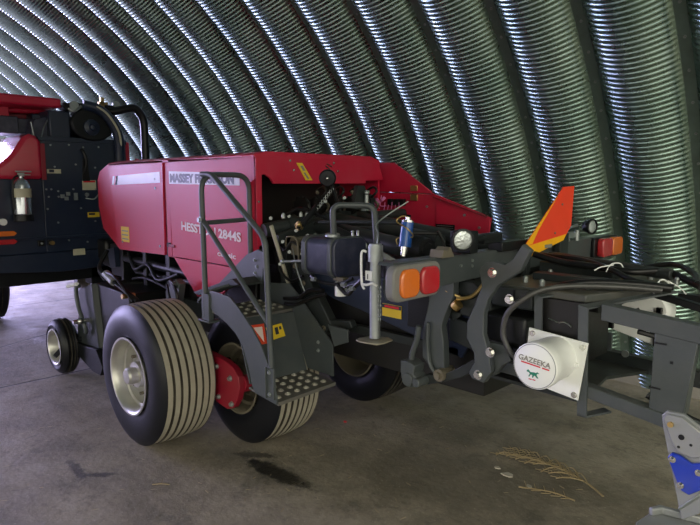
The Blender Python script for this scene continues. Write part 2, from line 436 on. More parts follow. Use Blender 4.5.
# side hoods
def skin(pts, y, t=.02): return MB().prism(pts, 'XZ', y, y + t)
s1 = skin([(-5.19, 1.887), (-4.215, 1.892), (-4.235, 1.165), (-5.04, 1.15), (-5.06, 1.20)], HY)
s1.add([(-5.19, HY, 1.887), (-5.06, HY, 1.2), (-5.04, HY, 1.15), (-5.58, HY+.09, 1.30), (-5.76, HY+.13, 1.50), (-5.76, HY+.13, 1.75), (-5.60, HY+.09, 1.83)], [(0,1,6),(1,5,6),(1,4,5),(1,2,3,4)])
h1 = s1.build('side_hood', M['red'], B, bevel=.0)
s2 = skin([(-4.13, 1.893), (-3.03, 1.878), (-3.03, 1.30), (-3.2, 1.165), (-4.11, 1.165)], HY)
h2 = s2.build('side_hood', M['red'], B, bevel=.003)
s3 = skin([(-4.10, 1.157), (-3.2, 1.157), (-3.48, .93), (-3.56, .90), (-3.78, .90)], HY + .004)
h3 = s3.build('lower_skirt', M['red'], B, bevel=.003)
MB().box(-4.205, -4.14, HY + .012, HY + .05, 1.16, 1.888).build('hood_pillar', M['red'], B, bevel=.003)
MB().box(-4.235, -4.10, HY + .03, HY + .09, 1.15, 1.885).build('pillar_channel', M['redbeam'], B)
MB().box(-4.19, -4.15, HY - .006, HY + .015, 1.235, 1.265).build('hood_latch', M['black'], B, bevel=.003)
MB().box(-4.145, -4.06, HY - .012, HY, 1.236, 1.256).build('latch_handle', M['redbeam'], B, bevel=.003)
lb = MB()
for x, z in ((-5.03, 1.75), (-4.34, 1.75), (-4.34, 1.68), (-4.30, 1.23), (-4.97, 1.22)): lb.cyl((x, HY - .006, z), (x, HY, z), .010, 8)
lb.build('hood_rivets', M['galv'], h1)
# roof of the hood
RH = 3.36
MB().prism([(HY, 1.893), (HY + .10, 1.915), (RH - .1, 1.915), (RH, 1.885), (RH, 1.865), (HY, 1.87)], 'YZ', -5.19, -3.04).build('hood_roof', M['red'], B, bevel=.004)
# rear lip of the roof with its notches
lip = MB().prism([(2.2, 1.878), (2.35, 1.885), (3.25, 1.875), (3.33, 1.868), (3.385, 1.745), (3.30, 1.737), (3.19, 1.737), (3.19, 1.715), (2.34, 1.712), (2.315, 1.745), (2.27, 1.772), (2.245, 1.765), (2.245, 1.33), (2.2, 1.31)], 'YZ', -3.045, -3.025)
lp = lip.build('rear_lip', M['red'], B, bevel=.002)
dc = MB().prism([(2.525, 1.848), (2.575, 1.848), (2.665, 1.735), (2.605, 1.735)], 'YZ', -3.025, -3.0215); dl = dc.build('warning_decal', M['decal_yellow'], lp)
g = MB().prism([(2.555, 1.83), (2.58, 1.83), (2.60, 1.80), (2.585, 1.795)], 'YZ', -3.0215, -3.020).prism([(2.585, 1.785), (2.60, 1.785), (2.635, 1.745), (2.62, 1.745)], 'YZ', -3.0215, -3.020)
g.build('decal_print', M['text_grey'], lp)
mb = MB()
for y, z in ((2.47, 1.86), (2.50, 1.80), (2.86, 1.855), (2.90, 1.80), (2.215, 1.6)): mb.cyl((-3.025, y, z), (-3.018, y, z), .008, 8)
for y0, z0, y1, z1 in ((2.78, 1.835, 2.83, 1.805), (2.79, 1.85, 2.84, 1.83)): mb.tube([(-3.018, y0, z0), (-3.018, y1, z1)], .004, 6, smooth=False)
mb.build('lip_rivets', M['chrome'], lp)
# decals on the near side
yd = HY - .0025
MB().prism([(-5.03, 1.782), (-4.26, 1.805), (-4.26, 1.722), (-5.06, 1.706)], 'XZ', yd, HY).build('stripe_decal', M['decal_white'], h1)
mb = MB()
for x in (-5.10, -5.03): mb.prism([(x, 1.780), (x + .035, 1.781), (x + .005, 1.706), (x - .03, 1.705)], 'XZ', yd, HY)
mb.build('slash_decal', M['decal_white'], h1)
st2 = MB().prism([(-4.115, 1.806), (-3.20, 1.778), (-3.20, 1.700), (-4.115, 1.713)], 'XZ', yd, HY).build('stripe_decal', M['decal_white'], h2)
text('brand_lettering', 'MASSEY FERGUSON', M['decal_black'], h2, (-4.10, yd - .001, 1.728), .082, rx=(1, 0, -.018), width=.84, bold=.0045)
text('model_lettering', 'HESSTON 2844S', M['text_sand'], h2, (-3.955, yd - .001, 1.378), .085, rx=(1, 0, -.055), width=.76, bold=.0028)
text('series_lettering', 'classic', M['text_sand'], h2, (-3.48, yd - .001, 1.225), .05, rx=(1, 0, -.03), width=.22, bold=.001)
ins = MB().box(-4.99, -4.84, yd, HY, 1.222, 1.352).build('instruction_decal', M['decal_yellow'], h1)
mb = MB()
for i in range(3): mb.box(-4.975, -4.855, yd - .001, yd, 1.243 + i*.034, 1.253 + i*.034)
mb.build('decal_print', M['text_grey'], h1)
# far side shield (longitudinal red sheet on the far side of the chamber)
FY = 3.42
fs = MB().prism([(-3.16, 1.875), (-2.955, 1.872), (-2.60, 1.655), (-2.60, 1.642), (-3.16, 1.655)], 'XZ', FY, FY + .02).prism([(-3.16, 1.649), (-2.60, 1.636), (-2.55, 1.60), (-2.545, 1.28), (-3.16, 1.28)], 'XZ', FY + .006, FY + .026)
fsh = fs.build('far_shield', M['red'], B, bevel=.002)
f2 = MB().prism([(-2.60, 1.652), (-2.545, 1.598), (-2.54, 1.30), (-2.115, 1.355), (-2.10, 1.49), (-2.20, 1.525)], 'XZ', FY - .012, FY + .008).build('far_tail_shield', M['red'], B, bevel=.002)
MB().prism([(-2.56, 1.625), (-2.12, 1.500), (-2.12, 1.49), (-2.56, 1.612)], 'XZ', FY - .03, FY - .012).build('tail_shield_edge', M['redbeam'], f2)
MB().box(-2.785, -2.72, FY - .008, FY, 1.66, 1.70).box(-2.785, -2.72, FY - .008, FY + .006, 1.59, 1.635).build('shield_hinge', M['brass'], fsh, bevel=.002)
pl = MB().box(-2.54, -2.38, FY - .016, FY - .012, 1.365, 1.43).build('data_plate', M['black'], f2)
mb = MB()
for i in range(4): mb.box(-2.53, -2.39, FY - .018, FY - .016, 1.374 + i*.014, 1.379 + i*.014)
mb.build('plate_print', M['galv'], f2)
mb = MB()
for x, z in ((-2.62, 1.55), (-2.50, 1.60), (-2.57, 1.40), (-2.18, 1.42), (-2.3, 1.5)): mb.cyl((x, FY - .022, z), (x, FY - .012, z), .009, 8)
mb.build('shield_rivets', M['galv'], f2)
MB().box(-3.2, -2.1, FY + .03, FY + .06, 1.0, 1.30).build('far_side_frame', M['dgrey'], B)
MB().box(-5.4, -3.05, RH - .01, RH + .01, 1.1, 1.87).build('far_side_hood', M['red'], B)

# chassis / body below the hood
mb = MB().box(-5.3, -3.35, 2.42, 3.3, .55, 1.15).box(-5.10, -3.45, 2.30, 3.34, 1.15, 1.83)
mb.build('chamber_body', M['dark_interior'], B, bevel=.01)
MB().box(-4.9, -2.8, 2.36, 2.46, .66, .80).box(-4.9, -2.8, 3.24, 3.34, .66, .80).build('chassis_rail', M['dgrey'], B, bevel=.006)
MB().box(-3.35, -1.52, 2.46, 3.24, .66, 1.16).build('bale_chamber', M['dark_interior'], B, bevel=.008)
mb = MB()   # cross tubes and brackets seen under the hood, behind the near tyre
mb.cyl((-5.1, 2.28, 1.06), (-3.6, 2.28, 1.02), .035); mb.cyl((-4.95, 2.3, .95), (-3.9, 2.25, .98), .02)
mb.box(-4.72, -4.66, 2.25, 2.42, .55, 1.16); mb.box(-4.32, -4.26, 2.25, 2.42, .55, 1.16)
mb.box(-5.15, -5.10, 2.25, 2.42, .55, 1.16)
mb.tube([(-5.0, 2.26, 1.12), (-4.8, 2.22, 1.0), (-4.6, 2.24, 1.05), (-4.4, 2.22, .95), (-4.1, 2.24, 1.02)], .018); mb.tube([(-4.9, 2.24, .9), (-4.6, 2.22, .94), (-4.2, 2.24, .88)], .014)
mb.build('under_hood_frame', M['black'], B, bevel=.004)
lev = MB().prism([(-4.02, .92), (-3.86, 1.03), (-3.80, 1.0), (-3.86, .80), (-4.0, .78)], 'XZ', 2.08, 2.13).cyl((-3.86, 2.05, .99), (-3.86, 2.15, .99), .025)
lev.build('axle_bracket', M['grey'], B, bevel=.004)
mb = MB().tube([(-3.9, 2.06, 1.02), (-3.80, 2.05, .95), (-3.78, 2.05, .84), (-3.80, 2.06, .78)], .012).tube([(-3.95, 2.06, .98), (-3.88, 2.04, .90), (-3.86, 2.05, .80)], .009)
mb.build('brake_hose', M['hose'], B)

# wheels
w1 = wheel(B, -3.64, 1.60, .47, .40, rimR=.245)
w2 = wheel(B, -3.18, 2.12, .445, .38, rimR=.225, rim='rimdark')
w3 = wheel(B, -3.18, 3.58, .445, .38, rimR=.225, rim='rimdark', treadmat=False, sgn=-1)
w3.location.y += 0
w4 = wheel(B, -3.64, 4.10, .47, .40, rimR=.245, treadmat=False, sgn=-1)
# red walking beam between the near tandem wheels
rb = MB().prism([(-3.70, .56), (-3.45, .62), (-3.30, .615), (-3.12, .60), (-3.03, .575), (-2.975, .53), (-2.965, .46), (-2.99, .38), (-3.04, .31), (-3.11, .285), (-3.22, .30), (-3.40, .36), (-3.62, .40)], 'XZ', 2.00, 2.045)
rbo = rb.build('walking_beam', M['redbeam'], B, bevel=.004)
mb = MB()
for x, z in ((-3.21, .545), (-3.06, .50), (-3.20, .345), (-3.05, .335)): bolt(mb, (x, 2.0, z), (0, -1, 0), .013, .016)
mb.build('beam_bolts', M['galv'], rbo)
MB().cyl((-3.0, 2.04, .47), (-3.0, 2.22, .46), .055).cyl((-3.64, 1.72, .47), (-3.64, 2.02, .47), .06).build('axle_stub', M['redbeam'], rbo)
MB().cyl((-3.4, 2.05, .50), (-3.4, 3.65, .50), .06).box(-3.46, -3.34, 2.4, 3.3, .44, .7).build('axle_beam', M['black'], B)
MB().prism([(-3.70, .56), (-3.3, .615), (-3.0, .56), (-2.97, .4), (-3.1, .29), (-3.62, .40)], 'XZ', 3.62, 3.66).build('walking_beam', M['redbeam'], B)

# ------------------------------------------------------------------ ladder
lad = MB()

# near side plate: upper edge falls from the platform to the toe of the bottom step
LP = [(-3.02, 1.085), (-2.815, 1.075), (-2.718, 1.014), (-2.60, .925), (-2.525, .845), (-2.46, .75), (-2.425, .65), (-2.395, .60), (-2.395, .548), (-2.583, .565), (-2.61, .60), (-2.64, .69), (-2.697, .815), (-2.76, .87), (-2.85, .915), (-2.998, .965), (-3.03, 1.0)]
lad.prism(LP, 'XZ', 1.845, 1.855)
ladder = lad.build('ladder', M['grey'], B, bevel=.0015, label='charcoal steel ladder with handrail and two tread steps')
RP = [(-3.10, 1.075), (-2.80, 1.10), (-2.42, .79), (-2.415, .60), (-2.64, .60), (-2.80, .93), (-3.10, .98)]
MB().prism(RP, 'XZ', 2.275, 2.285).build('side_plate', M['grey'], ladder, bevel=.0015)
MB().prism([(-3.08, .95), (-2.77, .935), (-2.77, .953), (-3.08, .968)], 'XZ', 1.856, 2.274).build('upper_step', M['tread_plate'], ladder, bevel=.002)
MB().add([(-2.765, 1.856, .95), (-2.765, 2.274, .93), (-2.645, 2.274, .585), (-2.645, 1.856, .60), (-2.775, 1.856, .95), (-2.775, 2.274, .93), (-2.655, 2.274, .585), (-2.655, 1.856, .60)],
         [(0,1,2,3),(7,6,5,4),(0,4,5,1),(1,5,6,2),(2,6,7,3),(3,7,4,0)]).build('riser', M['grey'], ladder)
MB().add([(-2.66, 1.856, .578), (-2.66, 2.274, .590), (-2.39, 2.274, .572), (-2.39, 1.856, .56), (-2.66, 1.856, .566), (-2.66, 2.274, .578), (-2.39, 2.274, .552), (-2.39, 1.856, .54)],
         [(0,1,2,3),(7,6,5,4),(0,4,5,1),(1,5,6,2),(2,6,7,3),(3,7,4,0)]).build('bottom_step', M['tread_plate'], ladder, bevel=.001)
mb = MB()
for i in range(4):
    for j in range(6):
        x = -2.63 + i*.062; y = 1.895 + j*.066
        z = .56 + .018*(-x - 2.39)/.27 + .012*(y - 1.856)/.418
        mb.lathe((x, y, z - .001), (0, 0, 1), [(.019, 0), (.014, .008), (.009, .008), (.007, 0)], 10)
for i in range(4):
    for j in range(6):
        x = -3.04 + i*.07; y = 1.895 + j*.066
        mb.lathe((x, y, .968 - .015*(x+3.08)/.31), (0, 0, 1), [(.019, 0), (.014, .007), (.009, .007), (.007, 0)], 10)
mb.build('grip_studs', M['worn_stud'], ladder)
# platform plates behind the top step
MB().prism([(-3.45, 1.02), (-3.09, 1.265), (-2.96, 1.31), (-2.90, 1.29), (-2.93, 1.10), (-3.42, 1.0)], 'XZ', 2.16, 2.172).build('platform_plate', M['grey'], ladder, bevel=.0015)
MB().prism([(-3.46, 1.00), (-3.00, 1.14), (-2.93, 1.11), (-3.09, 1.08), (-3.40, .985)], 'XZ', 1.99, 2.155).build('platform', M['dgrey'], ladder, bevel=.0015)
MB().add([(-3.46, 2.165, 1.0), (-3.0, 2.165, 1.14), (-3.06, 1.85, 1.08), (-3.17, 1.85, 1.01), (-3.46, 2.165, .985), (-3.0, 2.165, 1.125), (-3.06, 1.85, 1.065), (-3.17, 1.85, .995)],
         [(0,1,2,3),(7,6,5,4),(0,4,5,1),(1,5,6,2),(2,6,7,3),(3,7,4,0)]).build('landing_plate', M['grey'], ladder)
MB().box(-3.10, -3.02, 1.835, 1.87, .90, 1.06).box(-3.12, -3.0, 1.82, 1.9, .89, .902).build('post_bracket', M['grey'], ladder, bevel=.002)
hr = MB()
hr.bent([(-3.075, 1.85, .92), (-3.085, 1.85, 1.765), (-3.085, 2.19, 1.765), (-3.085, 2.19, 1.20)], .017, .10, 12)
hr.bent([(-3.075, 1.85, 1.765), (-2.97, 1.85, 1.765), (-2.475, 1.85, 1.43), (-2.43, 1.85, .60)], .0165, .06, 12)
hr.cyl((-3.08, 1.85, 1.48), (-3.08, 2.19, 1.49), .014); hr.cyl((-3.08, 1.85, 1.50), (-2.46, 1.85, .98), .015)
hr.build('handrail', M['grey'], ladder)
MB().box(-2.46, -2.40, 1.832, 1.846, .575, .745).box(-2.465, -2.455, 1.82, 1.846, .575, .745).build('rail_foot', M['grey'], ladder, bevel=.002)
mb = MB()
for c in ((-2.435, 1.832, .60), (-2.435, 1.832, .72)): bolt(mb, c, (0, -1, 0), .008, .008)
bolt(mb, (-3.08, 1.833, 1.50), (0, -1, 0), .014, .012)
for c in ((-2.54, 2.275, .78), (-2.54, 2.275, .73), (-3.0, 2.16, 1.24), (-3.0, 2.16, 1.16), (-2.98, 2.16, 1.20)): bolt(mb, c, (0, -1, 0), .008, .008)
mb.build('ladder_bolts', M['galv'], ladder)
# stickers on the riser
def rx(z): return -2.768 + (.95 - z)*.343
def sticker(pts, off): return MB().add([(rx(z) + off, y, z) for y, z in pts], [tuple(range(len(pts)))])
sticker([(2.035, .876), (2.155, .884), (2.163, .808), (2.043, .80)], .010).build('warning_decal', M['decal_yellow'], ladder)
sticker([(2.095, .866), (2.12, .868), (2.12, .828), (2.095, .826)], .012).add([(rx(z) + .012, y, z) for y, z in ((2.128, .868), (2.145, .869), (2.145, .850), (2.128, .849))], [(0,1,2,3)]).build('decal_print', M['decal_black'], ladder)
sticker([(1.940, .905), (2.03, .90), (2.022, .79), (1.985, .79)], .009).build('reflector', M['retro'], ladder)
sticker([(1.951, .890), (2.012, .886), (2.003, .800)], .011).build('reflector_face', M['retrowhite'], ladder)

# ------------------------------------------------------------------ pickup with gauge wheel at the front
pk = MB()
pk.add([(-5.30, 1.93, .80), (-5.02, 1.93, .88), (-4.93, 1.93, .33), (-5.42, 1.93, .30), (-5.20, 2.5, .86), (-4.6, 2.5, .88), (-4.5, 2.5, .40), (-5.3, 2.5, .3)],
       [(0,1,2,3),(4,7,6,5),(0,4,5,1),(1,5,6,2),(2,6,7,3),(3,7,4,0)])
pko = pk.build('pickup_housing', M['dgrey'], B, bevel=.01)
MB().prism([(-5.02, .88), (-4.40, .86), (-4.35, .55), (-4.93, .33)], 'XZ', 1.97, 2.40).build('pickup_cover', M['black'], pko, bevel=.008)
MB().prism([(-5.45, .30), (-4.92, .33), (-4.80, .20), (-4.86, .12), (-5.02, .12), (-5.42, .22)], 'XZ', 1.90, 1.99).build('skid_rail', M['black'], pko, bevel=.004)
MB().tube([(-5.20, 1.90, .84), (-5.23, 1.88, .82), (-5.20, 1.88, .66), (-5.10, 1.89, .50), (-5.12, 1.9, .44)], .018).build('depth_lever', M['grey'], pko)
MB().tube([(-5.42, 1.88, .815), (-5.20, 1.88, .86)], .017, 10, smooth=False).build('lever_grip', M['white'], pko)
MB().cyl((-5.12, 1.80, .55), (-5.12, 1.95, .55), .018).ball((-5.12, 1.86, .55), .03).build('lever_pin', M['chrome'], pko)
MB().tube([(-5.5, 1.76, .18), (-5.5, 1.9, .3), (-5.3, 1.92, .35)], .022).build('gauge_axle', M['black'], pko)
MB().cyl((-4.68, 1.92, 1.0), (-4.53, 1.92, .95), .034, 16).build('lift_cylinder', M['silver'], pko)
MB().cyl((-4.53, 1.92, .95), (-4.20, 1.95, .84), .018, 12).tube([(-4.62, 1.90, 1.02), (-4.45, 1.90, .99), (-4.22, 1.92, .84)], .010).build('cylinder_rod', M['hose'], pko)
MB().cyl((-4.36, 1.90, .86), (-4.36, 2.0, .86), .02).build('rod_pin', M['brass'], pko)
gw = wheel(B, -5.56, 1.78, .252, .15, name='gauge_wheel', rimR=.155, treadmat=False, rim='rim', ribs=3, hub=False)
mb = MB()   # drive parts in front (left) of the pickup
mb.cyl((-5.5, 2.5, 1.0), (-5.0, 2.4, 1.0), .10, 16); mb.box(-5.6, -5.3, 2.35, 2.9, .85, 1.15); mb.tube([(-5.3, 2.2, 1.12), (-5.25, 2.1, .98), (-5.1, 2.1, .9)], .02)
mb.tube([(-5.45, 2.25, 1.1), (-5.4, 2.15, .95), (-5.25, 2.15, .85)], .014)
mb.build('front_gearbox', M['black'], B, bevel=.01)
MB().prism([(-5.55, 1.1), (-5.4, 1.13), (-5.38, .95), (-5.5, .93)], 'XZ', 2.30, 2.345).build('gearbox_plate', M['navy'], B)

# ------------------------------------------------------------------ knotter bay behind the hood
mb = MB().cyl((-2.98, 2.22, 1.42), (-2.92, 2.52, 1.47), .045, 18).cyl((-2.95, 2.45, 1.47), (-2.80, 3.36, 1.50), .032, 16)
mb.cyl((-2.955, 2.38, 1.45), (-2.945, 2.44, 1.455), .062, 18).build('knotter_shaft', M['dgrey'], B)
for i, y in enumerate((2.54, 2.68, 2.82, 2.96)):
    k = MB(); x = -3.0 + i*.02
    k.lathe((x, y, 1.55), (0, 1, 0), [(.02, 0), (.075, 0), (.08, .012), (.075, .024), (.02, .024)], 24)
    for t in range(12):
        a = 2*pi*t/12; k.box(x+.08*cos(a)-.007, x+.08*cos(a)+.007, y, y+.02, 1.55+.08*sin(a)-.007, 1.55+.08*sin(a)+.007)
    k.prism([(x+.02, 1.60), (x+.12, 1.64), (x+.15, 1.56), (x+.08, 1.47), (x+.0, 1.48)], 'XZ', y+.05, y+.075)
    k.cyl((x+.1, y+.04, 1.6), (x+.1, y+.11, 1.6), .02)
    k.tube([(x+.13, y+.06, 1.62), (x+.17, y+.07, 1.66), (x+.12, y+.09, 1.69), (x+.05, y+.09, 1.66)], .009)
    ko = k.build('knotter', M['dark_interior'], B, bevel=.0)
    MB().tube([(x+.09, y+.12, 1.60), (x+.13, y+.13, 1.57), (x+.1, y+.14, 1.53)], .008).ball((x+.12, y+.04, 1.655), .013).build('knotter_spring', M['rimdark'], ko)
fr = MB()
fr.prism([(2.24, 1.40), (2.50, 1.46), (2.70, 1.54), (2.95, 1.52), (3.3, 1.52), (3.3, 1.46), (2.9, 1.45), (2.62, 1.40), (2.50, 1.36), (2.24, 1.34)], 'YZ', -2.90, -2.86)
fr.box(-2.92, -2.86, 2.30, 2.34, .9, 1.40).box(-2.95, -2.88, 2.42, 2.5, .75, 1.40).prism([(-2.93, 1.38), (-2.30, 1.34), (-2.30, 1.29), (-2.93, 1.32)], 'XZ', 2.48, 2.52)
fr.box(-3.05, -3.0, 2.23, 2.27, .95, 1.30)
fr.tube([(-2.85, 2.35, 1.38), (-2.70, 2.36, 1.30), (-2.74, 2.35, 1.22), (-2.84, 2.34, 1.20)], .016)
fr.build('knotter_frame', M['dgrey'], B, bevel=.003)
mb = MB()
for c in ((-2.86, 2.28, 1.50), (-2.86, 2.42, 1.505), (-2.86, 2.47, 1.50), (-2.78, 2.47, 1.37), (-2.66, 2.47, 1.36), (-2.54, 2.47, 1.355), (-2.42, 2.47, 1.345), (-2.34, 2.47, 1.34)):
    mb.cyl(c, (c[0], c[1], c[2]+.02), .013, 6).ball((c[0], c[1], c[2]+.022), .012)
for c in ((-2.93, 2.24, 1.50), (-2.90, 2.36, 1.51), (-2.84, 2.26, 1.36), (-2.79, 2.27, 1.30), (-2.76, 2.30, 1.43), (-2.70, 2.34, 1.40), (-2.62, 2.36, 1.39), (-2.66, 2.26, 1.30), (-2.87, 2.26, 1.22), (-2.60, 2.30, 1.33), (-2.82, 2.60, 1.60), (-2.80, 2.75, 1.62), (-2.78, 2.9, 1.6)):
    mb.cyl(c, (c[0] + .012, c[1] - .014, c[2]), .011, 6)
mb.build('frame_bolts', M['galv'], B)
hz = MB()
hz.tube([(-2.93, 2.30, 1.36), (-2.84, 2.27, 1.30), (-2.78, 2.28, 1.36), (-2.68, 2.30, 1.31), (-2.58, 2.28, 1.34)], .008)
hz.tube([(-2.90, 2.34, 1.52), (-2.80, 2.36, 1.56), (-2.66, 2.40, 1.52), (-2.52, 2.44, 1.46), (-2.40, 2.46, 1.42)], .010)
hz.tube([(-2.95, 2.28, 1.30), (-2.88, 2.26, 1.18), (-2.78, 2.27, 1.12), (-2.68, 2.28, 1.16)], .009)
hz.build('bay_hose', M['hose'], B)
MB().tube([(-2.80, 2.30, 1.34), (-2.74, 2.27, 1.24), (-2.70, 2.27, 1.15), (-2.66, 2.28, 1.06)], .004).build('bay_cable', M['galv'], B)
MB().cyl((-2.80, 2.30, 1.36), (-2.80, 2.40, 1.36), .026).box(-2.80, -2.73, 2.29, 2.33, 1.28, 1.34).tube([(-2.84, 2.28, 1.33), (-2.80, 2.26, 1.39), (-2.74, 2.28, 1.38), (-2.72, 2.28, 1.30), (-2.72, 2.28, 1.24)], .0055).build('trip_latch', M['rimdark'], B)
MB().cyl((-2.72, 2.16, 1.255), (-2.46, 2.20, 1.285), .008).ball((-2.72, 2.16, 1.255), .014).build('trip_rod', M['galv'], B)
MB().cyl((-2.86, 2.185, 1.46), (-2.86, 2.335, 1.03), .013, 12).cyl((-2.86, 2.32, 1.07), (-2.86, 2.34, 1.015), .018, 12).build('gas_strut', M['cream_rod'], B)
# needle arm (angled square tube) and its cross bar
a = MB()
a.prism([(-2.83, 1.22), (-2.75, 1.255), (-2.47, .90), (-2.52, .82), (-2.60, .83)], 'XZ', 2.31, 2.37)
a.prism([(-2.58, .90), (-2.32, .94), (-2.30, .90), (-2.38, .87), (-2.57, .84)], 'XZ', 2.315, 2.36)
ao = a.build('needle_arm', M['dgrey'], B, bevel=.006)
mb = MB()
bolt(mb, (-2.78, 2.31, 1.21), (0, -1, 0), .014, .014); bolt(mb, (-2.71, 2.31, 1.11), (0, -1, 0), .012, .012); bolt(mb, (-2.53, 2.31, .86), (0, -1, 0), .012, .012)
mb.build('arm_bolts', M['rimdark'], ao)
MB().tube([(-2.86, 2.28, 1.0), (-2.72, 2.27, 1.02), (-2.62, 2.28, 1.08), (-2.52, 2.3, 1.09)], .014).tube([(-2.84, 2.27, .97), (-2.72, 2.26, .985), (-2.60, 2.28, 1.04), (-2.50, 2.3, 1.07)], .012).build('arm_strap', M['hose'], ao)
# knob with twine tension chain
kn = MB().lathe((-2.63, 2.44, 1.745), (.62, -.70, -.1), [(.0001, -.02), (.046, -.02), (.052, -.012), (.052, .012), (.044, .02), (.012, .022), (.010, .03), (.0001, .03)], 28).build('twine_roller', M['rubber'], B)
MB().ball((-2.606, 2.415, 1.742), .010).build('roller_hub', M['chrome'], kn)
mb = MB()
for i in range(9):
    t = i/8; c = Vector((-2.62 - .02*t, 2.47 - .11*t, 1.68 - .12*t)); mb.lathe(c, (1, 0, .3) if i % 2 else (0, 1, .3), [(.010, -.003), (.013, 0), (.010, .003), (.007, 0), (.010, -.003)], 10)
mb.build('tension_chain', M['galv'], B)
MB().cyl((-2.62, 2.46, 1.72), (-2.62, 2.53, 1.55), .012).cyl((-2.645, 2.37, 1.58), (-2.72, 2.28, 1.44), .018, 8).build('tension_rod', M['black'], B)
MB().cyl((-2.72, 2.28, 1.46), (-2.72, 2.30, 1.46), .028, 12).ball((-2.70, 2.27, 1.47), .014).build('rod_clamp', M['brass'], B)

# dark tubes running back along the chamber top, end cap facing the chute
tb = MB()
tb.cyl((-3.2, 2.62, 1.47), (-1.85, 2.46, 1.34), .052, 22); tb.cyl((-3.2, 2.80, 1.50), (-1.95, 2.66, 1.39), .045, 20); tb.cyl((-3.2, 2.98, 1.51), (-1.7, 2.86, 1.36), .045, 20)
tb.build('density_cylinder', M['dgrey'], B)
cp = MB().lathe((-1.84, 2.36, 1.385), (1, -.25, -.05), [(.0001, .045), (.03, .045), (.035, .035), (.052, .035), (.058, .02), (.062, -.06), (.04, -.08)], 28).build('cylinder_cap', M['black'], B)
MB().tube([(-1.9, 2.28, 1.40), (-1.90, 2.31, 1.455), (-1.86, 2.38, 1.46), (-1.8, 2.46, 1.455)], .010).tube([(-1.8, 2.43, 1.47), (-1.78, 2.45, 1.42), (-1.77, 2.46, 1.36)], .007).build('cap_hose', M['hose'], B)
MB().box(-3.3, -1.55, 2.44, 3.26, 1.16, 1.28).build('chamber_top', M['dark_interior'], B, bevel=.01)

# oil tank with its guard hoop
def rrect(y0, y1, z0, z1, r):
    o = []
    for cy, cz, a0 in ((y1-r, z1-r, 0), (y0+r, z1-r, 90), (y0+r, z0+r, 180), (y1-r, z0+r, 270)):
        for i in range(6): a = radians(a0 + 18*i); o.append((cy + r*cos(a), cz + r*sin(a)))
    return o
tk = MB().prism(rrect(2.07, 2.31, 1.225, 1.425, .045), 'YZ', -2.44, -2.185).build('oil_tank', M['tank'], B, bevel=.006)
MB().prism(rrect(2.062, 2.318, 1.217, 1.433, .05), 'YZ', -2.44, -2.405).prism(rrect(2.062, 2.318, 1.217, 1.433, .05), 'YZ', -2.235, -2.205).build('tank_band', M['grey'], tk, bevel=.003)
MB().lathe((-2.27, 2.14, 1.432), (0, 0, 1), [(.040, 0), (.040, .012), (.034, .018), (.0001, .019)], 24).build('filler_cap', M['galv'], tk)
mb = MB()
for y in (2.24, 2.28): mb.cyl((-2.22, y, 1.432), (-2.22, y, 1.452), .008, 6).ball((-2.22, y, 1.454), .009)
mb.build('tank_screws', M['galv'], tk)
MB().bent([(-2.25, 2.13, 1.42), (-2.25, 2.12, 1.60), (-2.12, 2.30, 1.595), (-2.06, 2.26, 1.36)], .0165, .05, 12).build('guard_hoop', M['grey'], B)
ft = MB().cyl((-2.187, 2.12, 1.128), (-2.187, 2.12, 1.20), .032, 20).build('filter_bowl', M['white'], B)
MB().cyl((-2.187, 2.12, 1.20), (-2.187, 2.12, 1.225), .018).box(-2.225, -2.15, 2.10, 2.14, 1.208, 1.226).build('filter_head', M['rimdark'], ft)
MB().tube([(-2.40, 2.10, 1.21), (-2.32, 2.08, 1.195), (-2.20, 2.09, 1.19), (-2.08, 2.10, 1.23)], .009).tube([(-2.15, 2.06, 1.20), (-2.07, 2.05, 1.16), (-2.03, 2.06, 1.20), (-1.98, 2.06, 1.24)], .011).tube([(-2.16, 2.10, 1.17), (-2.08, 2.09, 1.20), (-2.0, 2.08, 1.22)], .006).build('tank_hose', M['hose'], B)
mb = MB()
for c in ((-2.36, 2.07, 1.20), (-2.12, 2.06, 1.20), (-2.05, 2.05, 1.19), (-2.09, 2.06, 1.17)): mb.cyl(c, (c[0]+.03, c[1], c[2]+.006), .012, 6)
mb.build('hose_fitting', M['galv'], B)
# jack stand
jk = MB().cyl((-1.87, 2.04, .975), (-1.87, 2.04, 1.39), .026, 24).build('jack_stand', M['galv'], B, label='galvanised jack leg with round foot plate')
MB().prism([(-1.94, 2.00), (-1.925, 1.965), (-1.89, 1.955), (-1.80, 1.975), (-1.79, 2.02), (-1.80, 2.09), (-1.84, 2.105), (-1.92, 2.07)], 'XY', .962, .970).build('foot_plate', M['plated'], jk, bevel=.003)
MB().cyl((-1.87, 2.04, 1.345), (-1.87, 2.04, 1.42), .036, 24).cyl((-1.87, 2.04, 1.42), (-1.87, 2.04, 1.428), .030, 24).build('jack_head', M['galv'], jk)
MB().box(-1.905, -1.865, 2.008, 2.016, 1.255, 1.30).build('jack_label', M['white'], jk)
text('label_print', 'I', M['decal_black'], jk, (-1.89, 2.006, 1.262), .035)
MB().tube([(-1.90, 2.01, 1.39), (-1.92, 2.0, 1.39), (-1.925, 2.0, 1.33), (-1.92, 2.0, 1.24), (-1.90, 1.995, 1.215)], .006).tube([(-1.92, 1.998, 1.235), (-1.89, 2.0, 1.235), (-1.85, 2.0, 1.245), (-1.83, 2.01, 1.235)], .006).build('tie_strap', M['white'], jk)
mb = MB()
for i in range(8):
    c = Vector((-1.825, 2.02, 1.23 - i*.022)); mb.lathe(c, (1, 0, 0) if i % 2 else (0, 1, 0), [(.009, -.003), (.012, 0), (.009, .003), (.006, 0), (.009, -.003)], 8)
mb.build('jack_chain', M['galv'], jk)
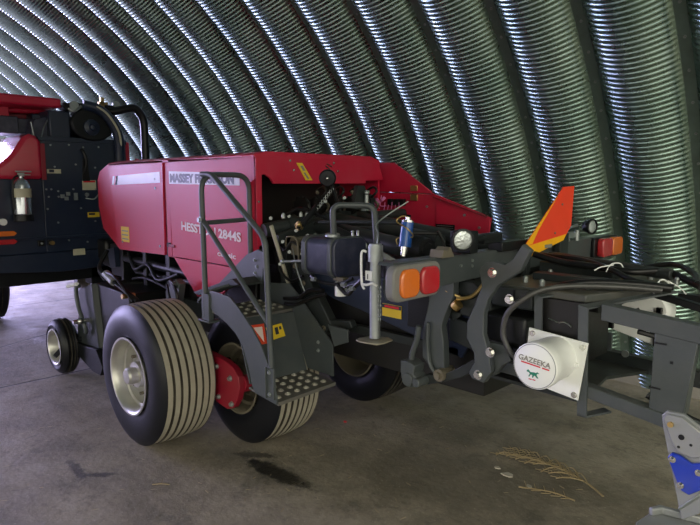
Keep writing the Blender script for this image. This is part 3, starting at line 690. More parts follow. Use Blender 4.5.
MB().box(-1.85, -1.78, 2.07, 2.12, 1.20, 1.26).prism([(-1.84, 1.2), (-1.77, 1.25), (-1.76, 1.2), (-1.82, 1.16)], 'XZ', 2.06, 2.075).build('jack_bracket', M['grey'], jk, bevel=.002)
MB().tube([(-1.93, 2.35, 1.62), (-1.98, 2.18, 1.52), (-1.89, 2.08, 1.47), (-1.87, 2.05, 1.42)], .004).build('jack_cable', M['galv'], jk)
# side panel of the chamber, with a yellow danger sticker
sp_ = MB().prism([(-2.90, 1.15), (-1.52, 1.24), (-1.52, 1.00), (-1.60, .86), (-1.8, .90), (-2.3, 1.0), (-2.5, 1.03)], 'XZ', 2.375, 2.395).build('chamber_side_plate', M['navy'], B, bevel=.002)
d = MB().box(-2.12, -1.985, 2.37, 2.375, .993, 1.062).build('danger_decal', M['decal_yellow'], sp_)
MB().box(-2.12, -1.985, 2.368, 2.370, 1.040, 1.060).build('decal_print', M['decal_black'], sp_)
MB().box(-2.10, -2.0, 2.3665, 2.368, 1.044, 1.056).build('decal_print', M['decal_red'], sp_)
MB().prism([(-2.9, .90), (-1.62, .905), (-1.62, .865), (-2.9, .845)], 'XZ', 2.375, 2.415).build('lower_rail', M['dgrey'], B, bevel=.003)
MB().prism([(-2.43, .91), (-2.27, .905), (-2.27, .835), (-2.38, .79)], 'XZ', 2.25, 2.262).build('ladder_stay', M['grey'], B, bevel=.002)
# link rod and clevis
lk = MB().tube([(-1.73, 2.2, 1.03), (-1.742, 2.2, .96), (-1.77, 2.2, .88), (-1.775, 2.2, .83)], .015, 10).tube([(-1.69, 2.22, 1.05), (-1.69, 2.22, .93), (-1.67, 2.22, .84), (-1.60, 2.22, .78)], .010).build('link_rod', M['grey'], B)
cl = MB().prism([(-1.81, .85), (-1.76, .855), (-1.72, .84), (-1.73, .80), (-1.69, .765), (-1.72, .735), (-1.765, .725), (-1.80, .75), (-1.81, .79)], 'XZ', 2.16, 2.24).cyl((-1.76, 2.15, .765), (-1.76, 2.25, .765), .034, 16).cyl((-1.70, 2.14, .765), (-1.70, 2.25, .765), .022, 14)
cl.build('link_clevis', M['grey'], lk, bevel=.004)
MB().prism([(-1.70, .79), (-1.60, .81), (-1.52, .86), (-1.42, .93), (-1.42, .87), (-1.50, .82), (-1.60, .775), (-1.69, .74)], 'XZ', 2.22, 2.25).build('clevis_arm', M['dgrey'], lk, bevel=.003)

# ------------------------------------------------------------------ tension yokes
y1 = MB().prism([(-1.70, 1.30), (-1.70, 1.15), (-1.735, 1.0), (-1.735, .87), (-1.645, .782), (-1.60, .80), (-1.61, .96), (-1.625, 1.04), (-1.60, 1.11), (-1.56, 1.19), (-1.56, 1.30)], 'XZ', 2.235, 2.28)
y1o = y1.build('tension_yoke', M['grey'], B, bevel=.004)
MB().cyl((-1.61, 2.20, .81), (-1.61, 2.30, .81), .030, 18).cyl((-1.61, 2.185, .81), (-1.61, 2.20, .81), .018, 6).cyl((-1.51, 2.24, .84), (-1.51, 2.32, .84), .022, 14).build('yoke_pin', M['rimdark'], y1o)
MB().prism([(-1.66, 1.24), (-1.60, 1.24), (-1.56, 1.18), (-1.56, 1.09), (-1.60, 1.06), (-1.635, 1.09), (-1.66, 1.12)], 'XZ', 2.30, 2.315).build('gusset', M['dgrey'], y1o, bevel=.002)
mb = MB(); bolt(mb, (-1.60, 2.30, 1.155), (0, -1, 0), .017, .018); bolt(mb, (-1.51, 2.31, 1.04), (0, -1, 0), .007, .008); mb.build('yoke_bolt', M['chrome'], y1o)
y2 = MB().prism([(-1.355, 1.375), (-1.315, 1.385), (-1.262, 1.375), (-1.225, 1.40), (-1.185, 1.465), (-1.15, 1.44), (-1.19, 1.355), (-1.245, 1.315), (-1.29, 1.285), (-1.335, 1.22), (-1.355, 1.15), (-1.355, 1.06), (-1.325, .985), (-1.31, .90), (-1.345, .845), (-1.405, .850), (-1.425, .875), (-1.395, .925), (-1.40, .97), (-1.44, 1.03), (-1.44, 1.10), (-1.40, 1.19), (-1.37, 1.27), (-1.385, 1.34)], 'XZ', 2.17, 2.205)
y2o = y2.build('tension_yoke', M['grey'], B, bevel=.004)
mb = MB()
for x, z in ((-1.318, 1.335), (-1.372, .877), (-1.282, 1.215), (-1.315, .99)): bolt(mb, (x, 2.17 if z != 1.215 else 2.255, z), (0, -1, 0), .015, .016)
mb.build('yoke_bolt', M['chrome'], y2o)
MB().prism([(-1.36, 1.02), (-1.27, 1.02), (-1.24, .96), (-1.28, .93), (-1.31, .88), (-1.35, .87), (-1.35, .95)], 'XZ', 2.21, 2.24).build('gusset', M['grey'], y2o, bevel=.002)
# longitudinal side rails of the chamber
MB().prism([(-1.62, 1.16), (-1.62, 1.10), (-1.40, 1.08), (-1.40, 1.20), (-1.5, 1.26), (-1.62, 1.26)], 'XZ', 2.30, 2.42).prism([(-1.64, 1.07), (-1.36, 1.04), (-1.36, .90), (-1.64, .955)], 'XZ', 2.32, 2.42).build('side_rail', M['dgrey'], B, bevel=.006)
MB().box(-1.66, -1.22, 2.44, 3.2, .80, 1.234).box(-1.22, -1.0, 2.5, 3.2, 1.16, 1.233).build('chamber_rear', M['dark_interior'], B)
r1 = MB().box(-1.385, -1.185, 2.275, 2.42, 1.172, 1.262).build('side_rail', M['dgrey'], B, bevel=.008)
MB().box(-1.275, -1.268, 2.270, 2.276, 1.175, 1.258).build('rail_seam', M['black'], r1)
MB().box(-1.43, -1.20, 2.25, 2.42, 1.015, 1.14).build('density_rail', M['black'], B, bevel=.014)
MB().box(-1.40, -1.15, 2.30, 2.42, .88, .99).build('lower_density_rail', M['dgrey'], B, bevel=.008)

# ------------------------------------------------------------------ light bar
lbr = MB()
lbr.prism([(1.735, 1.26), (1.735, 1.385), (1.745, 1.395), (2.655, 1.382), (3.93, 1.378), (3.94, 1.258), (2.455, 1.278)], 'YZ', -1.53, -1.50)
lbr.prism([(1.735, 1.385), (1.745, 1.397), (3.93, 1.380), (3.93, 1.370)], 'YZ', -1.58, -1.50)
bar = lbr.build('light_bar', M['grey'], B, bevel=.003)
def lampbox(y0, y1, z0, z1, r=.03): return rrect(y0, y1, z0, z1, r)
MB().prism(lampbox(1.690, 1.992, 1.248, 1.392, .04), 'YZ', -1.50, -1.455).build('lamp_housing', M['housing'], bar, bevel=.008)
MB().prism(lampbox(1.725, 1.838, 1.262, 1.376, .034), 'YZ', -1.465, -1.44).build('amber_lens', M['amber'], bar, bevel=.008)
MB().prism(lampbox(1.850, 1.966, 1.262, 1.376, .034), 'YZ', -1.465, -1.437).build('red_lens', M['redlens'], bar, bevel=.008)
mb = MB()
for z in (1.275, 1.295, 1.315, 1.335, 1.35): mb.box(-1.4355, -1.4325, 1.812, 1.896, z - .001, z + .001)
MB().prism(lampbox(3.58, 3.95, 1.245, 1.385, .03), 'YZ', -1.50, -1.475).build('lamp_housing', M['black'], bar, bevel=.006)
MB().prism(lampbox(3.62, 3.77, 1.262, 1.378, .028), 'YZ', -1.477, -1.435).build('red_lens', M['redlens'], bar, bevel=.008)
MB().prism(lampbox(3.775, 3.93, 1.262, 1.378, .028), 'YZ', -1.477, -1.435).build('amber_lens', M['amber'], bar, bevel=.008)
mb = MB()
for y, z in ((2.29, 1.36), (2.29, 1.335), (2.20, 1.345)): mb.cyl((-1.5, y, z), (-1.494, y, z), .007, 8)
mb.build('bar_bolts', M['galv'], bar)
def worklight(c, r, d, dep):
    d = Vector(d).normalized(); c = Vector(c)
    h = MB().lathe(c, d, [(.0001, -dep), (r*.45, -dep), (r*.75, -dep*.8), (r*.96, -dep*.4), (r*1.05, -.012), (r*1.10, -.004), (r*1.08, .006), (r*.90, .008), (r*.88, .002)], 36).build('work_light', M['black'], bar)
    MB().lathe(c, d, [(.0001, .004), (r*.5, .003), (r*.9, -.001)], 36).build('lamp_glass', M['glass'], h)
    return h
wl1 = worklight((-1.44, 2.125, 1.468), .045, (.75, -.62, -.05), .085)
MB().prism([(2.02, 1.395), (2.03, 1.43), (2.06, 1.425), (2.08, 1.44), (2.10, 1.41), (2.11, 1.395)], 'YZ', -1.54, -1.47).build('lamp_bracket', M['rimdark'], wl1, bevel=.003)
MB().box(-1.56, -1.45, 2.20, 2.26, 1.40, 1.50).cyl((-1.5, 2.16, 1.45), (-1.5, 2.5, 1.46), .022, 12).box(-1.54, -1.48, 2.36, 2.52, 1.43, 1.475).box(-1.55, -1.47, 2.5, 2.75, 1.385, 1.43).cyl((-1.52, 2.3, 1.395), (-1.52, 2.3, 1.45), .018).build('lamp_stalk', M['black'], bar, bevel=.004)
wl2 = worklight((-1.45, 3.47, 1.46), .042, (.97, -.25, 0), .06)
MB().box(-1.55, -1.50, 3.22, 3.42, 1.40, 1.43).tube([(-1.5, 3.28, 1.385), (-1.5, 3.25, 1.45), (-1.5, 3.38, 1.47)], .008).cyl((-1.5, 3.38, 1.38), (-1.5, 3.38, 1.44), .014).build('lamp_bracket', M['galv'], wl2)
# slow vehicle sign, upper half of a truncated triangle
TX = -1.445
smv = MB().prism([(2.665, 1.335), (2.68, 1.417), (3.056, 1.692), (3.189, 1.698), (3.172, 1.48), (3.085, 1.406)], 'YZ', TX, TX + .003).build('slow_vehicle_sign', M['orange'], B, label='fluorescent orange sign plate with yellow reflective edge')
MB().prism([(2.665, 1.335), (2.675, 1.40), (3.115, 1.437), (3.085, 1.406)], 'YZ', TX + .003, TX + .0045).prism([(2.677, 1.402), (2.68, 1.417), (3.0, 1.650), (2.80, 1.478), (2.74, 1.41)], 'YZ', TX + .003, TX + .0045).build('reflective_edge', M['yelref'], smv)
MB().box(TX + .0045, TX + .0055, 2.87, 2.95, 1.377, 1.395).build('sign_print', M['text_grey'], smv)
mb = MB()
for y, z in ((3.05, 1.60), (2.98, 1.45)): mb.cyl((TX+.003, y, z), (TX + .007, y, z), .006, 8)
mb.build('sign_rivets', M['galv'], smv)
MB().box(-1.47, -1.447, 2.70, 2.74, 1.24, 1.40).box(-1.48, -1.447, 3.06, 3.16, 1.20, 1.44).build('sign_bracket', M['dgrey'], smv, bevel=.002)

# ------------------------------------------------------------------ top of the chamber end + chute
tp = MB().prism([(-1.40, 2.30), (-.97, 2.30), (-.86, 2.60), (-.86, 3.12), (-1.40, 3.12)], 'XY', 1.235, 1.268)
tpo = tp.build('chamber_lid', M['lid'], B, bevel=.006)
MB().box(-1.32, -.95, 2.52, 2.60, 1.268, 1.30).box(-1.40, -1.04, 2.74, 2.84, 1.268, 1.325).cyl((-1.45, 2.95, 1.33), (-.80, 2.78, 1.315), .025).build('lid_beam', M['dgrey'], tpo, bevel=.004)
MB().box(-1.12, -1.08, 2.36, 2.98, 1.269, 1.272).build('rust_streak', paint('rusty_dust', (.20, .12, .05), .9, dust=.5), tpo)
mb = MB()
for c in ((-1.30, 2.42, 1.268), (-1.20, 2.38, 1.268), (-1.06, 2.40, 1.268), (-.93, 2.62, 1.268), (-.93, 2.9, 1.268), (-1.32, 2.7, 1.268), (-1.2, 3.0, 1.268)):
    mb.cyl(c, (c[0], c[1], c[2]+.016), .013, 8).ball((c[0], c[1], c[2]+.018), .012)
mb.build('lid_bolts', M['galv'], tpo)
ch = MB()
ch.prism([(-.90, 1.245), (-.25, 1.190), (-.25, 1.125), (-.90, 1.180)], 'XZ', 2.28, 2.33)     # near top rail
ch.prism([(-.703, 1.17), (-.56, 1.16), (-.592, .87), (-.708, .87)], 'XZ', 2.285, 2.30)   # wide post
ch.add([(-.575, 2.30, 1.15), (-.60, 2.30, .87), (-.60, 2.36, .87), (-.575, 2.36, 1.15), (-.57, 2.30, 1.15), (-.592, 2.30, .87), (-.592, 2.36, .87), (-.57, 2.36, 1.15)], [(0,1,2,3),(7,6,5,4),(0,4,5,1),(1,5,6,2),(2,6,7,3),(3,7,4,0)])
cho = ch.build('bale_chute', M['grey'], B, bevel=.005, label='charcoal bale chute frame with wide end post')

MB().prism([(-1.42, .935), (-.93, .905), (-.45, .845), (-.45, .79), (-.93, .855), (-1.42, .88)], 'XZ', 2.275, 2.33).build('near_bottom_rail', M['grey'], cho, bevel=.004)
MB().prism([(-1.45, .795), (-.45, .755), (-.45, .66), (-1.45, .725)], 'XZ', 3.28, 3.34).build('far_bottom_rail', M['dgrey'], cho, bevel=.004)
MB().box(-.92, -.2, 3.30, 3.36, 1.10, 1.15).build('far_top_rail', M['black'], cho, bevel=.004)
MB().add([(-1.5, 2.34, .83), (-1.5, 3.28, .73), (-1.03, 3.28, .72), (-1.10, 2.9, .76), (-.98, 2.34, .82), (-1.5, 2.34, .815), (-1.5, 3.28, .715), (-1.03, 3.28, .705), (-1.10, 2.9, .745), (-.98, 2.34, .805)],
         [(0,1,2,3,4),(9,8,7,6,5),(0,5,6,1),(1,6,7,2),(2,7,8,3),(3,8,9,4),(4,9,5,0)]).build('chute_floor', M['dgrey'], cho)
MB().box(-.50, -.42, 3.25, 3.33, .70, 1.10).box(-.42, -.25, 2.9, 3.3, .86, .93).build('far_post', M['dgrey'], cho, bevel=.004)
MB().box(-.645, -.635, 2.282, 2.286, 1.06, 1.07).box(-.70, -.66, 2.282, 2.286, 1.125, 1.132).box(-.71, -.67, 2.282, 2.286, .955, .961).build('post_slots', M['black'], cho)
MB().tube([(-.98, 2.9, 1.12), (-.90, 2.95, 1.0), (-.80, 3.05, .95), (-.74, 3.0, .98), (-.78, 2.8, 1.02), (-.9, 2.7, 1.06)], .012).tube([(-.72, 2.3, .92), (-.5, 2.36, .83), (-.35, 2.5, .84), (-.2, 2.6, .9)], .014).build('chute_cable', M['hose'], B)
mb = MB()
for x in (-1.28, -1.15): mb.cyl((x, 3.27, .79), (x, 3.28, .79), .02, 10)
mb.build('rail_bolts', M['galv'], cho)
# sensor bracket straps
sb = MB()
sb.prism([(-1.172, 1.245), (-1.138, 1.243), (-1.132, 1.05), (-1.166, 1.05)], 'XZ', 2.262, 2.272)
sb.prism([(-.985, 1.23), (-.945, 1.225), (-.930, .78), (-.968, .78)], 'XZ', 2.265, 2.275)
sb.add([(-.985, 2.265, 1.23), (-.945, 2.265, 1.225), (-.72, 2.62, 1.275), (-.76, 2.62, 1.275), (-.985, 2.265, 1.222), (-.945, 2.265, 1.217), (-.72, 2.62, 1.267), (-.76, 2.62, 1.267)], [(0,1,2,3),(7,6,5,4),(0,4,5,1),(1,5,6,2),(2,6,7,3),(3,7,4,0)])
sb.add([(-1.172, 2.262, 1.245), (-1.138, 2.262, 1.243), (-1.0, 2.42, 1.275), (-1.04, 2.42, 1.275), (-1.172, 2.262, 1.238), (-1.138, 2.262, 1.236), (-1.0, 2.42, 1.268), (-1.04, 2.42, 1.268)], [(0,1,2,3),(7,6,5,4),(0,4,5,1),(1,5,6,2),(2,6,7,3),(3,7,4,0)])
sb.add([(-.968, 2.265, .785), (-.930, 2.265, .785), (-.86, 2.34, .805), (-.90, 2.36, .805), (-.968, 2.265, .777), (-.930, 2.265, .777), (-.86, 2.34, .797), (-.90, 2.36, .797)], [(0,1,2,3),(7,6,5,4),(0,4,5,1),(1,5,6,2),(2,6,7,3),(3,7,4,0)])
sbo = sb.build('sensor_bracket', M['grey'], B, bevel=.001)
MB().box(-1.155, -.975, 2.30, 2.31, 1.07, 1.232).build('bracket_window', M['dark_interior'], sbo)
MB().tube([(-1.12, 2.295, 1.15), (-1.08, 2.295, 1.14), (-1.05, 2.295, 1.145), (-1.02, 2.295, 1.13)], .004).build('window_glint', M['chrome'], sbo)
# moisture sensor (near)
def sensor(x0, x1, ztl, ztr, zbl, zbr, y, dy, disc, r, length, far=False):
    p = MB().prism([(x0, ztl), (x1, ztr), (x1 - .01, zbr), (x0 + .005, zbl)], 'XZ', y, y + .008).build('moisture_sensor', M['white'], B, bevel=.002, label='white moisture sensor plate with round housing')
    return p
ms = MB().prism([(-1.185, 1.107), (-.932, 1.086), (-.962, .845), (-1.205, .875)], 'XZ', 2.252, 2.260).build('moisture_sensor', M['white'], B, bevel=.002, label='white sensor plate with round drum on the near side of the chute')
sc = Vector((-1.063, 2.075, 1.004))
MB().lathe(sc, (0, 1, 0), [(.0001, 0), (.086, 0), (.092, .004), (.093, .012), (.093, .05), (.090, .055), (.088, .183)], 48).build('sensor_drum', M['white'], ms)
MB().lathe(sc, (0, 1, 0), [(.0885, -.0006), (.087, -.0012), (.0855, -.0006)], 48).build('drum_edge', M['silver'], ms)
MB().box(-.985, -.978, 2.12, 2.252, .98, 1.02).box(-.995, -.965, 2.235, 2.252, .985, 1.0).build('drum_rib', M['white'], ms, bevel=.001)
mb = MB()
for x, z in ((-1.168, 1.085), (-.952, 1.066), (-.978, .865), (-1.185, .895)): bolt(mb, (x, 2.252, z), (0, -1, 0), .009, .006)
mb.build('plate_bolts', M['chrome'], ms)
ty = sc.y - .002
text('brand_lettering', 'GAZEEKA', M['text_grey'], ms, (sc.x - .068, ty, sc.z + .018), .030, rx=(1, 0, -.10), ry=(.1, 0, 1), width=.135, bold=.0004)
MB().prism([(sc.x - .056, sc.z + .012), (sc.x + .025, sc.z + .004), (sc.x + .025, sc.z - .001), (sc.x - .056, sc.z + .007)], 'XZ', ty, ty + .0015).prism([(sc.x + .033, sc.z + .003), (sc.x + .062, sc.z), (sc.x + .062, sc.z - .005), (sc.x + .033, sc.z - .002)], 'XZ', ty, ty + .0015).build('red_underline', M['decal_red'], ms)
hx, hz = sc.x - .005, sc.z - .034
horse = [(-.026, .010), (-.020, .017), (-.014, .012), (-.010, .008), (.004, .010), (.012, .009), (.020, .014), (.026, .008), (.018, .007), (.016, .001), (.024, -.010), (.019, -.011), (.010, -.003), (.006, -.002), (.002, -.012), (-.002, -.012), (-.001, -.002), (-.008, -.001), (-.014, -.011), (-.018, -.010), (-.012, .001), (-.016, .007), (-.022, .007)]
MB().prism([(hx + a_, hz + b_) for a_, b_ in horse], 'XZ', ty, ty + .0015).build('horse_emblem', M['decal_green'], ms)
MB().box(hx - .016, hx - .003, ty, ty + .0015, hz - .022, hz - .0185).box(hx, hx + .012, ty, ty + .0015, hz - .022, hz - .0185).build('red_mark', M['decal_red'], ms)
# moisture sensor (far)
m2 = MB().prism([(-1.235, .985), (-.965, .945), (-.970, .860), (-1.24, .922)], 'XZ', 3.26, 3.268).build('moisture_sensor', M['white'], B, bevel=.002, label='white sensor plate with drum hung inside the far side of the chute')
MB().lathe((-1.07, 3.27, 1.035), (0, 1, 0), [(.0001, 0), (.112, 0), (.118, .01), (.118, .14), (.0001, .145)], 48).build('sensor_drum', M['white'], m2)
for x, z in ((-1.225, .955), (-.99, .90), (-.985, 1.06)):
    MB().box(x - .014, x + .014, 3.235, 3.258, z - .03, z + .015).cyl((x, 3.235, z), (x, 3.262, z), .014, 14).build('rubber_latch', M['hose'], m2, bevel=.003)
MB().box(-1.245, -1.215, 3.24, 3.26, .80, .90).box(-1.0, -.97, 3.24, 3.26, .76, .85).build('latch_post', M['grey'], m2)
# hoses on top and down to the sensor
h = MB()
h.tube([(-1.14, 2.20, .95), (-1.226, 2.2, .99), (-1.262, 2.2, 1.035), (-1.276, 2.2, 1.08), (-1.268, 2.2, 1.142), (-1.243, 2.2, 1.185), (-1.200, 2.215, 1.23), (-1.14, 2.26, 1.272), (-1.05, 2.33, 1.29), (-.9, 2.45, 1.29), (-.76, 2.52, 1.285)], .0125, 10, 8)
ho = h.build('sensor_conduit', M['rail_conduit'], B)
h = MB()
h.tube([(-1.22, 2.30, 1.23), (-1.12, 2.34, 1.275), (-1.0, 2.42, 1.30), (-.85, 2.5, 1.30), (-.74, 2.56, 1.29)], .017, 10)
h.tube([(-1.42, 2.72, 1.36), (-1.28, 2.72, 1.335), (-1.12, 2.70, 1.33), (-.95, 2.72, 1.32), (-.84, 2.80, 1.325), (-.72, 2.74, 1.30), (-.66, 2.68, 1.29)], .016, 10)
h.tube([(-1.42, 2.80, 1.35), (-1.20, 2.78, 1.345), (-1.02, 2.66, 1.33), (-.88, 2.58, 1.30), (-.74, 2.60, 1.29)], .013, 10)
h.tube([(-.98, 3.0, 1.31), (-.86, 3.0, 1.335), (-.74, 2.86, 1.32), (-.68, 2.70, 1.30)], .013, 10)
h.build('hydraulic_hose', M['hose'], B)
mb = MB()
mb.tube([(-1.03, 2.64, 1.32), (-1.02, 2.67, 1.352), (-1.0, 2.72, 1.352), (-.99, 2.73, 1.32), (-1.01, 2.69, 1.31)], .003, 6).tube([(-1.01, 2.67, 1.35), (-1.05, 2.63, 1.34), (-1.07, 2.61, 1.325)], .003, 6)
mb.tube([(-.79, 2.52, 1.27), (-.79, 2.57, 1.31), (-.78, 2.61, 1.315), (-.75, 2.61, 1.29)], .0035, 6).tube([(-.77, 2.62, 1.31), (-.73, 2.64, 1.285), (-.70, 2.62, 1.265)], .003, 6)
mb.build('cable_tie', M['white'], B)
MB().prism([(-.97, 1.232), (-.30, 1.10), (-.30, 1.065), (-.97, 1.20)], 'XZ', 2.88, 2.92).build('chute_top_bar', M['black'], B, bevel=.004)
MB().cyl((-.76, 2.70, 1.28), (-.76, 2.70, 1.305), .008).ball((-.76, 2.70, 1.31), .010).build('bar_pin', M['galv'], B)
# cross bars under the light bar
MB().cyl((-1.62, 2.30, 1.22), (-1.42, 2.44, 1.20), .02).tube([(-1.70, 2.30, 1.26), (-1.60, 2.25, 1.20), (-1.50, 2.30, 1.19), (-1.42, 2.36, 1.26)], .012).build('bar_wiring', M['hose'], B)
MB().tube([(-1.66, 2.26, 1.24), (-1.60, 2.24, 1.21), (-1.54, 2.26, 1.19)], .006).tube([(-1.55, 2.25, 1.18), (-1.48, 2.27, 1.20), (-1.44, 2.30, 1.26)], .009).cyl((-1.56, 2.25, 1.14), (-1.54, 2.25, 1.16), .025).build('wire_end', M['brass'], B)
MB().cyl((-1.91, 2.10, 1.378), (-1.79, 2.10, 1.336), .016).cyl((-1.92, 2.13, 1.36), (-1.78, 2.13, 1.305), .010).build('bar_stay', M['silver'], B)
MB().box(-1.90, -1.76, 2.32, 2.40, .98, 1.30).box(-1.60, -1.53, 2.36, 2.6, 1.15, 1.30).build('bar_mount', M['black'], B, bevel=.003)
bc = MB().cyl((-1.80, 2.17, 1.41), (-1.80, 2.19, 1.525), .030, 24).build('blue_accumulator', M['blue'], B, label='bright blue cylinder standing behind the light bar')
MB().cyl((-1.80, 2.165, 1.365), (-1.80, 2.17, 1.41), .018).cyl((-1.80, 2.19, 1.525), (-1.80, 2.192, 1.535), .029, 24).cyl((-1.80, 2.192, 1.535), (-1.80, 2.193, 1.55), .012).build('accumulator_fitting', M['chrome'], bc)
MB().tube([(-1.80, 2.19, 1.55), (-1.82, 2.17, 1.555), (-1.835, 2.15, 1.53), (-1.77, 2.15, 1.50), (-1.76, 2.18, 1.46), (-1.83, 2.15, 1.45), (-1.82, 2.14, 1.42)], .0035, 6).build('accumulator_wire', M['brass'], bc)
# twine gear on the far shield
tw = MB()
for k in range(5):
    x = -3.02 + k*.035; tw.tube([(x, FY - .02, 1.575), (x + .01, FY - .05, 1.50), (x - .02 - .015*k, FY - .08, 1.42 - .01*k)], .003, 5)
tw.tube([(-3.05, FY - .05, 1.56), (-3.12, FY - .10, 1.50), (-3.16, FY - .13, 1.42)], .005, 5)
tw.build('twine_strands', M['pink'], B)
tn = MB()
for i in range(14):
    a_ = random.random()*6.28; tn.tube([(-3.03, FY - .06, 1.575), (-3.03 + .035*cos(a_), FY - .08, 1.575 + .03*sin(a_)), (-3.03 + .07*cos(a_+.5), FY - .06, 1.575 + .05*sin(a_+.5))], .004, 5)
tn.build('twine_knot', M['pink'], B)
mb = MB()
for k in range(3): mb.box(-2.99 + k*.06, -2.95 + k*.06, FY - .03, FY, 1.55, 1.60)
mb.box(-3.02, -2.78, FY - .015, FY, 1.47, 1.485)
mb.build('twine_guides', M['black'], B, bevel=.002)
MB().cyl((-2.60, 2.75, 1.56), (-2.60, 2.75, 1.64), .014).ball((-2.60, 2.75, 1.655), .018).box(-2.62, -2.58, 2.72, 2.78, 1.54, 1.565).build('counter_post', M['galv'], B)
MB().prism([(2.66, 1.55), (2.70, 1.70), (2.76, 1.70), (2.84, 1.55)], 'YZ', -2.66, -2.63).cyl((-2.55, 2.3, 1.49), (-2.0, 2.35, 1.51), .012).cyl((-3.0, 2.60, 1.42), (-2.35, 2.56, 1.44), .022).build('counter_housing', M['dgrey'], B)

# ------------------------------------------------------------------ machine at the far left
A = thing('hay_machine', 'large red and blue-black farm machine parked behind the baler at the far left', 'farm machine', (-8, 2.2, 0))
PX = -6.8
body = MB().box(-9.0, PX, 2.168, 3.10, .98, 2.20).box(-9.0, PX, 1.0, 2.168, .98, 1.77).prism([(1.0, .86), (1.0, .98), (3.1, .98), (3.1, .84), (2.85, .78), (2.3, .76)], 'YZ', -8.8, PX + .02)
bo = body.build('rear_panel', M['navy'], A, bevel=.01)
MB().box(PX, PX + .03, 1.0, 2.98, 1.13, 1.155).box(PX, PX + .02, 2.15, 3.10, 2.17, 2.22).build('panel_ledge', M['navy'], A, bevel=.004)
# red flank, rounded towards the panel
rf = []
for i in range(9):
    t = i/8; rf.append((PX + .02 - .02*t, 2.165 - .18*t - .05*t*t, 2.02 + .14*sin(t*pi/2)))
flank = MB()
prof = [(2.165, 1.86), (2.15, 2.06), (2.10, 2.13), (2.03, 2.10), (1.95, 2.04), (1.87, 1.98), (1.78, 1.92), (1.60, 1.86), (1.3, 1.8), (1.0, 1.7), (1.0, 1.72), (1.0, 1.0), (2.15, 1.78)]
flank.prism([(2.172, 1.765), (2.165, 2.16), (2.12, 2.225), (2.06, 2.235), (2.00, 2.20), (1.95, 2.13), (1.90, 2.05), (1.84, 1.98), (1.77, 1.92), (1.70, 1.89), (1.60, 1.765)], 'YZ', PX - 2.0, PX + .05)
fo = flank.build('red_flank', paint('glossy_red_paint', (.50, .008, .040), .22, dust=.08, dcol=(.45, .22, .25), coat=1., bump=0), A, bevel=.04)
MB().box(PX + .02, PX + .045, 2.155, 2.20, 1.76, 2.14).build('flank_edge', M['redbeam'], fo, bevel=.004)
MB().box(PX - 1.2, PX - .02, 1.0, 2.42, 2.53, 2.63).prism([(1.0, 2.42), (1.0, 2.53), (2.38, 2.53), (2.30, 2.49), (1.90, 2.47), (1.83, 2.40), (1.0, 2.40)], 'YZ', PX - 1.2, PX - .35).build('roof_cowl', M['red'], A, bevel=.02)
MB().box(PX - .9, PX - .3, 1.4, 2.3, 2.26, 2.42).box(PX - .33, PX - .25, 1.2, 2.05, 2.25, 2.43).prism([(2.1, 2.2), (2.16, 2.40), (2.40, 2.47), (2.40, 2.2)], 'YZ', PX - .28, PX - .1).build('engine_box', M['tank'], A, bevel=.01)
MB().box(PX - .9, PX - .5, 1.5, 2.4, 2.40, 2.54).build('inner_panel', M['redbeam'], A)
MB().box(PX - .5, PX - .3, 1.5, 1.98, 2.26, 2.54).build('cowl_post', M['red'], A, bevel=.01)
MB().box(PX - .35, PX - .02, 2.28, 2.50, 2.2, 2.50).box(PX - .5, PX - .3, 2.2, 3.0, 2.2, 2.48).build('inner_housing', M['navy'], A, bevel=.015)
fc = []
for i in range(20):
    a_ = 2*pi*i/20; fc.append((2.72 + .235*cos(a_)*(1 if cos(a_) < 0 else 1.05), 2.375 + .185*sin(a_)))
cov = MB().prism(fc, 'YZ', PX - .12, PX + .04).build('fan_cover', M['black'], A, bevel=.02)
MB().lathe((PX + .04, 2.70, 2.34), (1, 0, 0), [(.09, 0), (.085, .02), (.04, .03), (.03, .055), (.0001, .06)], 24).build('cover_boss', M['navy'], cov)
MB().prism([(2.46, 2.50), (2.40, 2.56), (2.60, 2.60), (2.9, 2.60), (3.0, 2.56), (2.95, 2.48), (2.7, 2.52)], 'YZ', PX - .15, PX + .02).cyl((PX, 2.42, 2.56), (PX, 3.05, 2.58), .03).build('top_manifold', M['hose'], A, bevel=.01)
mb = MB()
mb.cyl((PX + .0, 2.53, 2.56), (PX + .04, 2.53, 2.56), .05, 14); mb.cyl((PX, 3.0, 2.62), (PX + .03, 3.0, 2.62), .04, 14)
mb.tube([(PX + .03, 2.47, 2.53), (PX + .05, 2.52, 2.50), (PX + .05, 2.60, 2.56)], .014)
mb.build('manifold_fitting', M['galv'], A)
MB().box(PX, PX + .04, 2.82, 2.86, 2.52, 2.68).box(PX, PX + .04, 2.80, 2.90, 2.60, 2.63).box(PX, PX + .04, 2.86, 2.96, 2.53, 2.55).build('manifold_valve', M['brass'], A, bevel=.003)
MB().tube([(PX + .04, 2.62, 2.58), (PX + .07, 2.8, 2.53), (PX + .08, 2.92, 2.40), (PX + .07, 2.99, 2.24), (PX + .04, 3.01, 2.05), (PX + .02, 3.0, 1.9)], .055, 14).build('black_return_hose', M['navy'], A)
MB().tube([(PX + .06, 2.66, 2.60), (PX + .13, 2.80, 2.53), (PX + .14, 2.90, 2.42), (PX + .14, 2.97, 2.28), (PX + .1, 3.0, 2.15)], .012).build('yellow_hose', M['decal_cream'], A)
MB().tube([(PX, 2.85, 2.53), (PX + .03, 2.98, 2.54), (PX + .05, 3.12, 2.58), (PX + .06, 3.22, 2.58), (PX + .06, 3.30, 2.46), (PX + .06, 3.31, 2.2), (PX + .06, 3.31, 1.7)], .046, 14, 8).build('suction_hose', M['hose'], A)
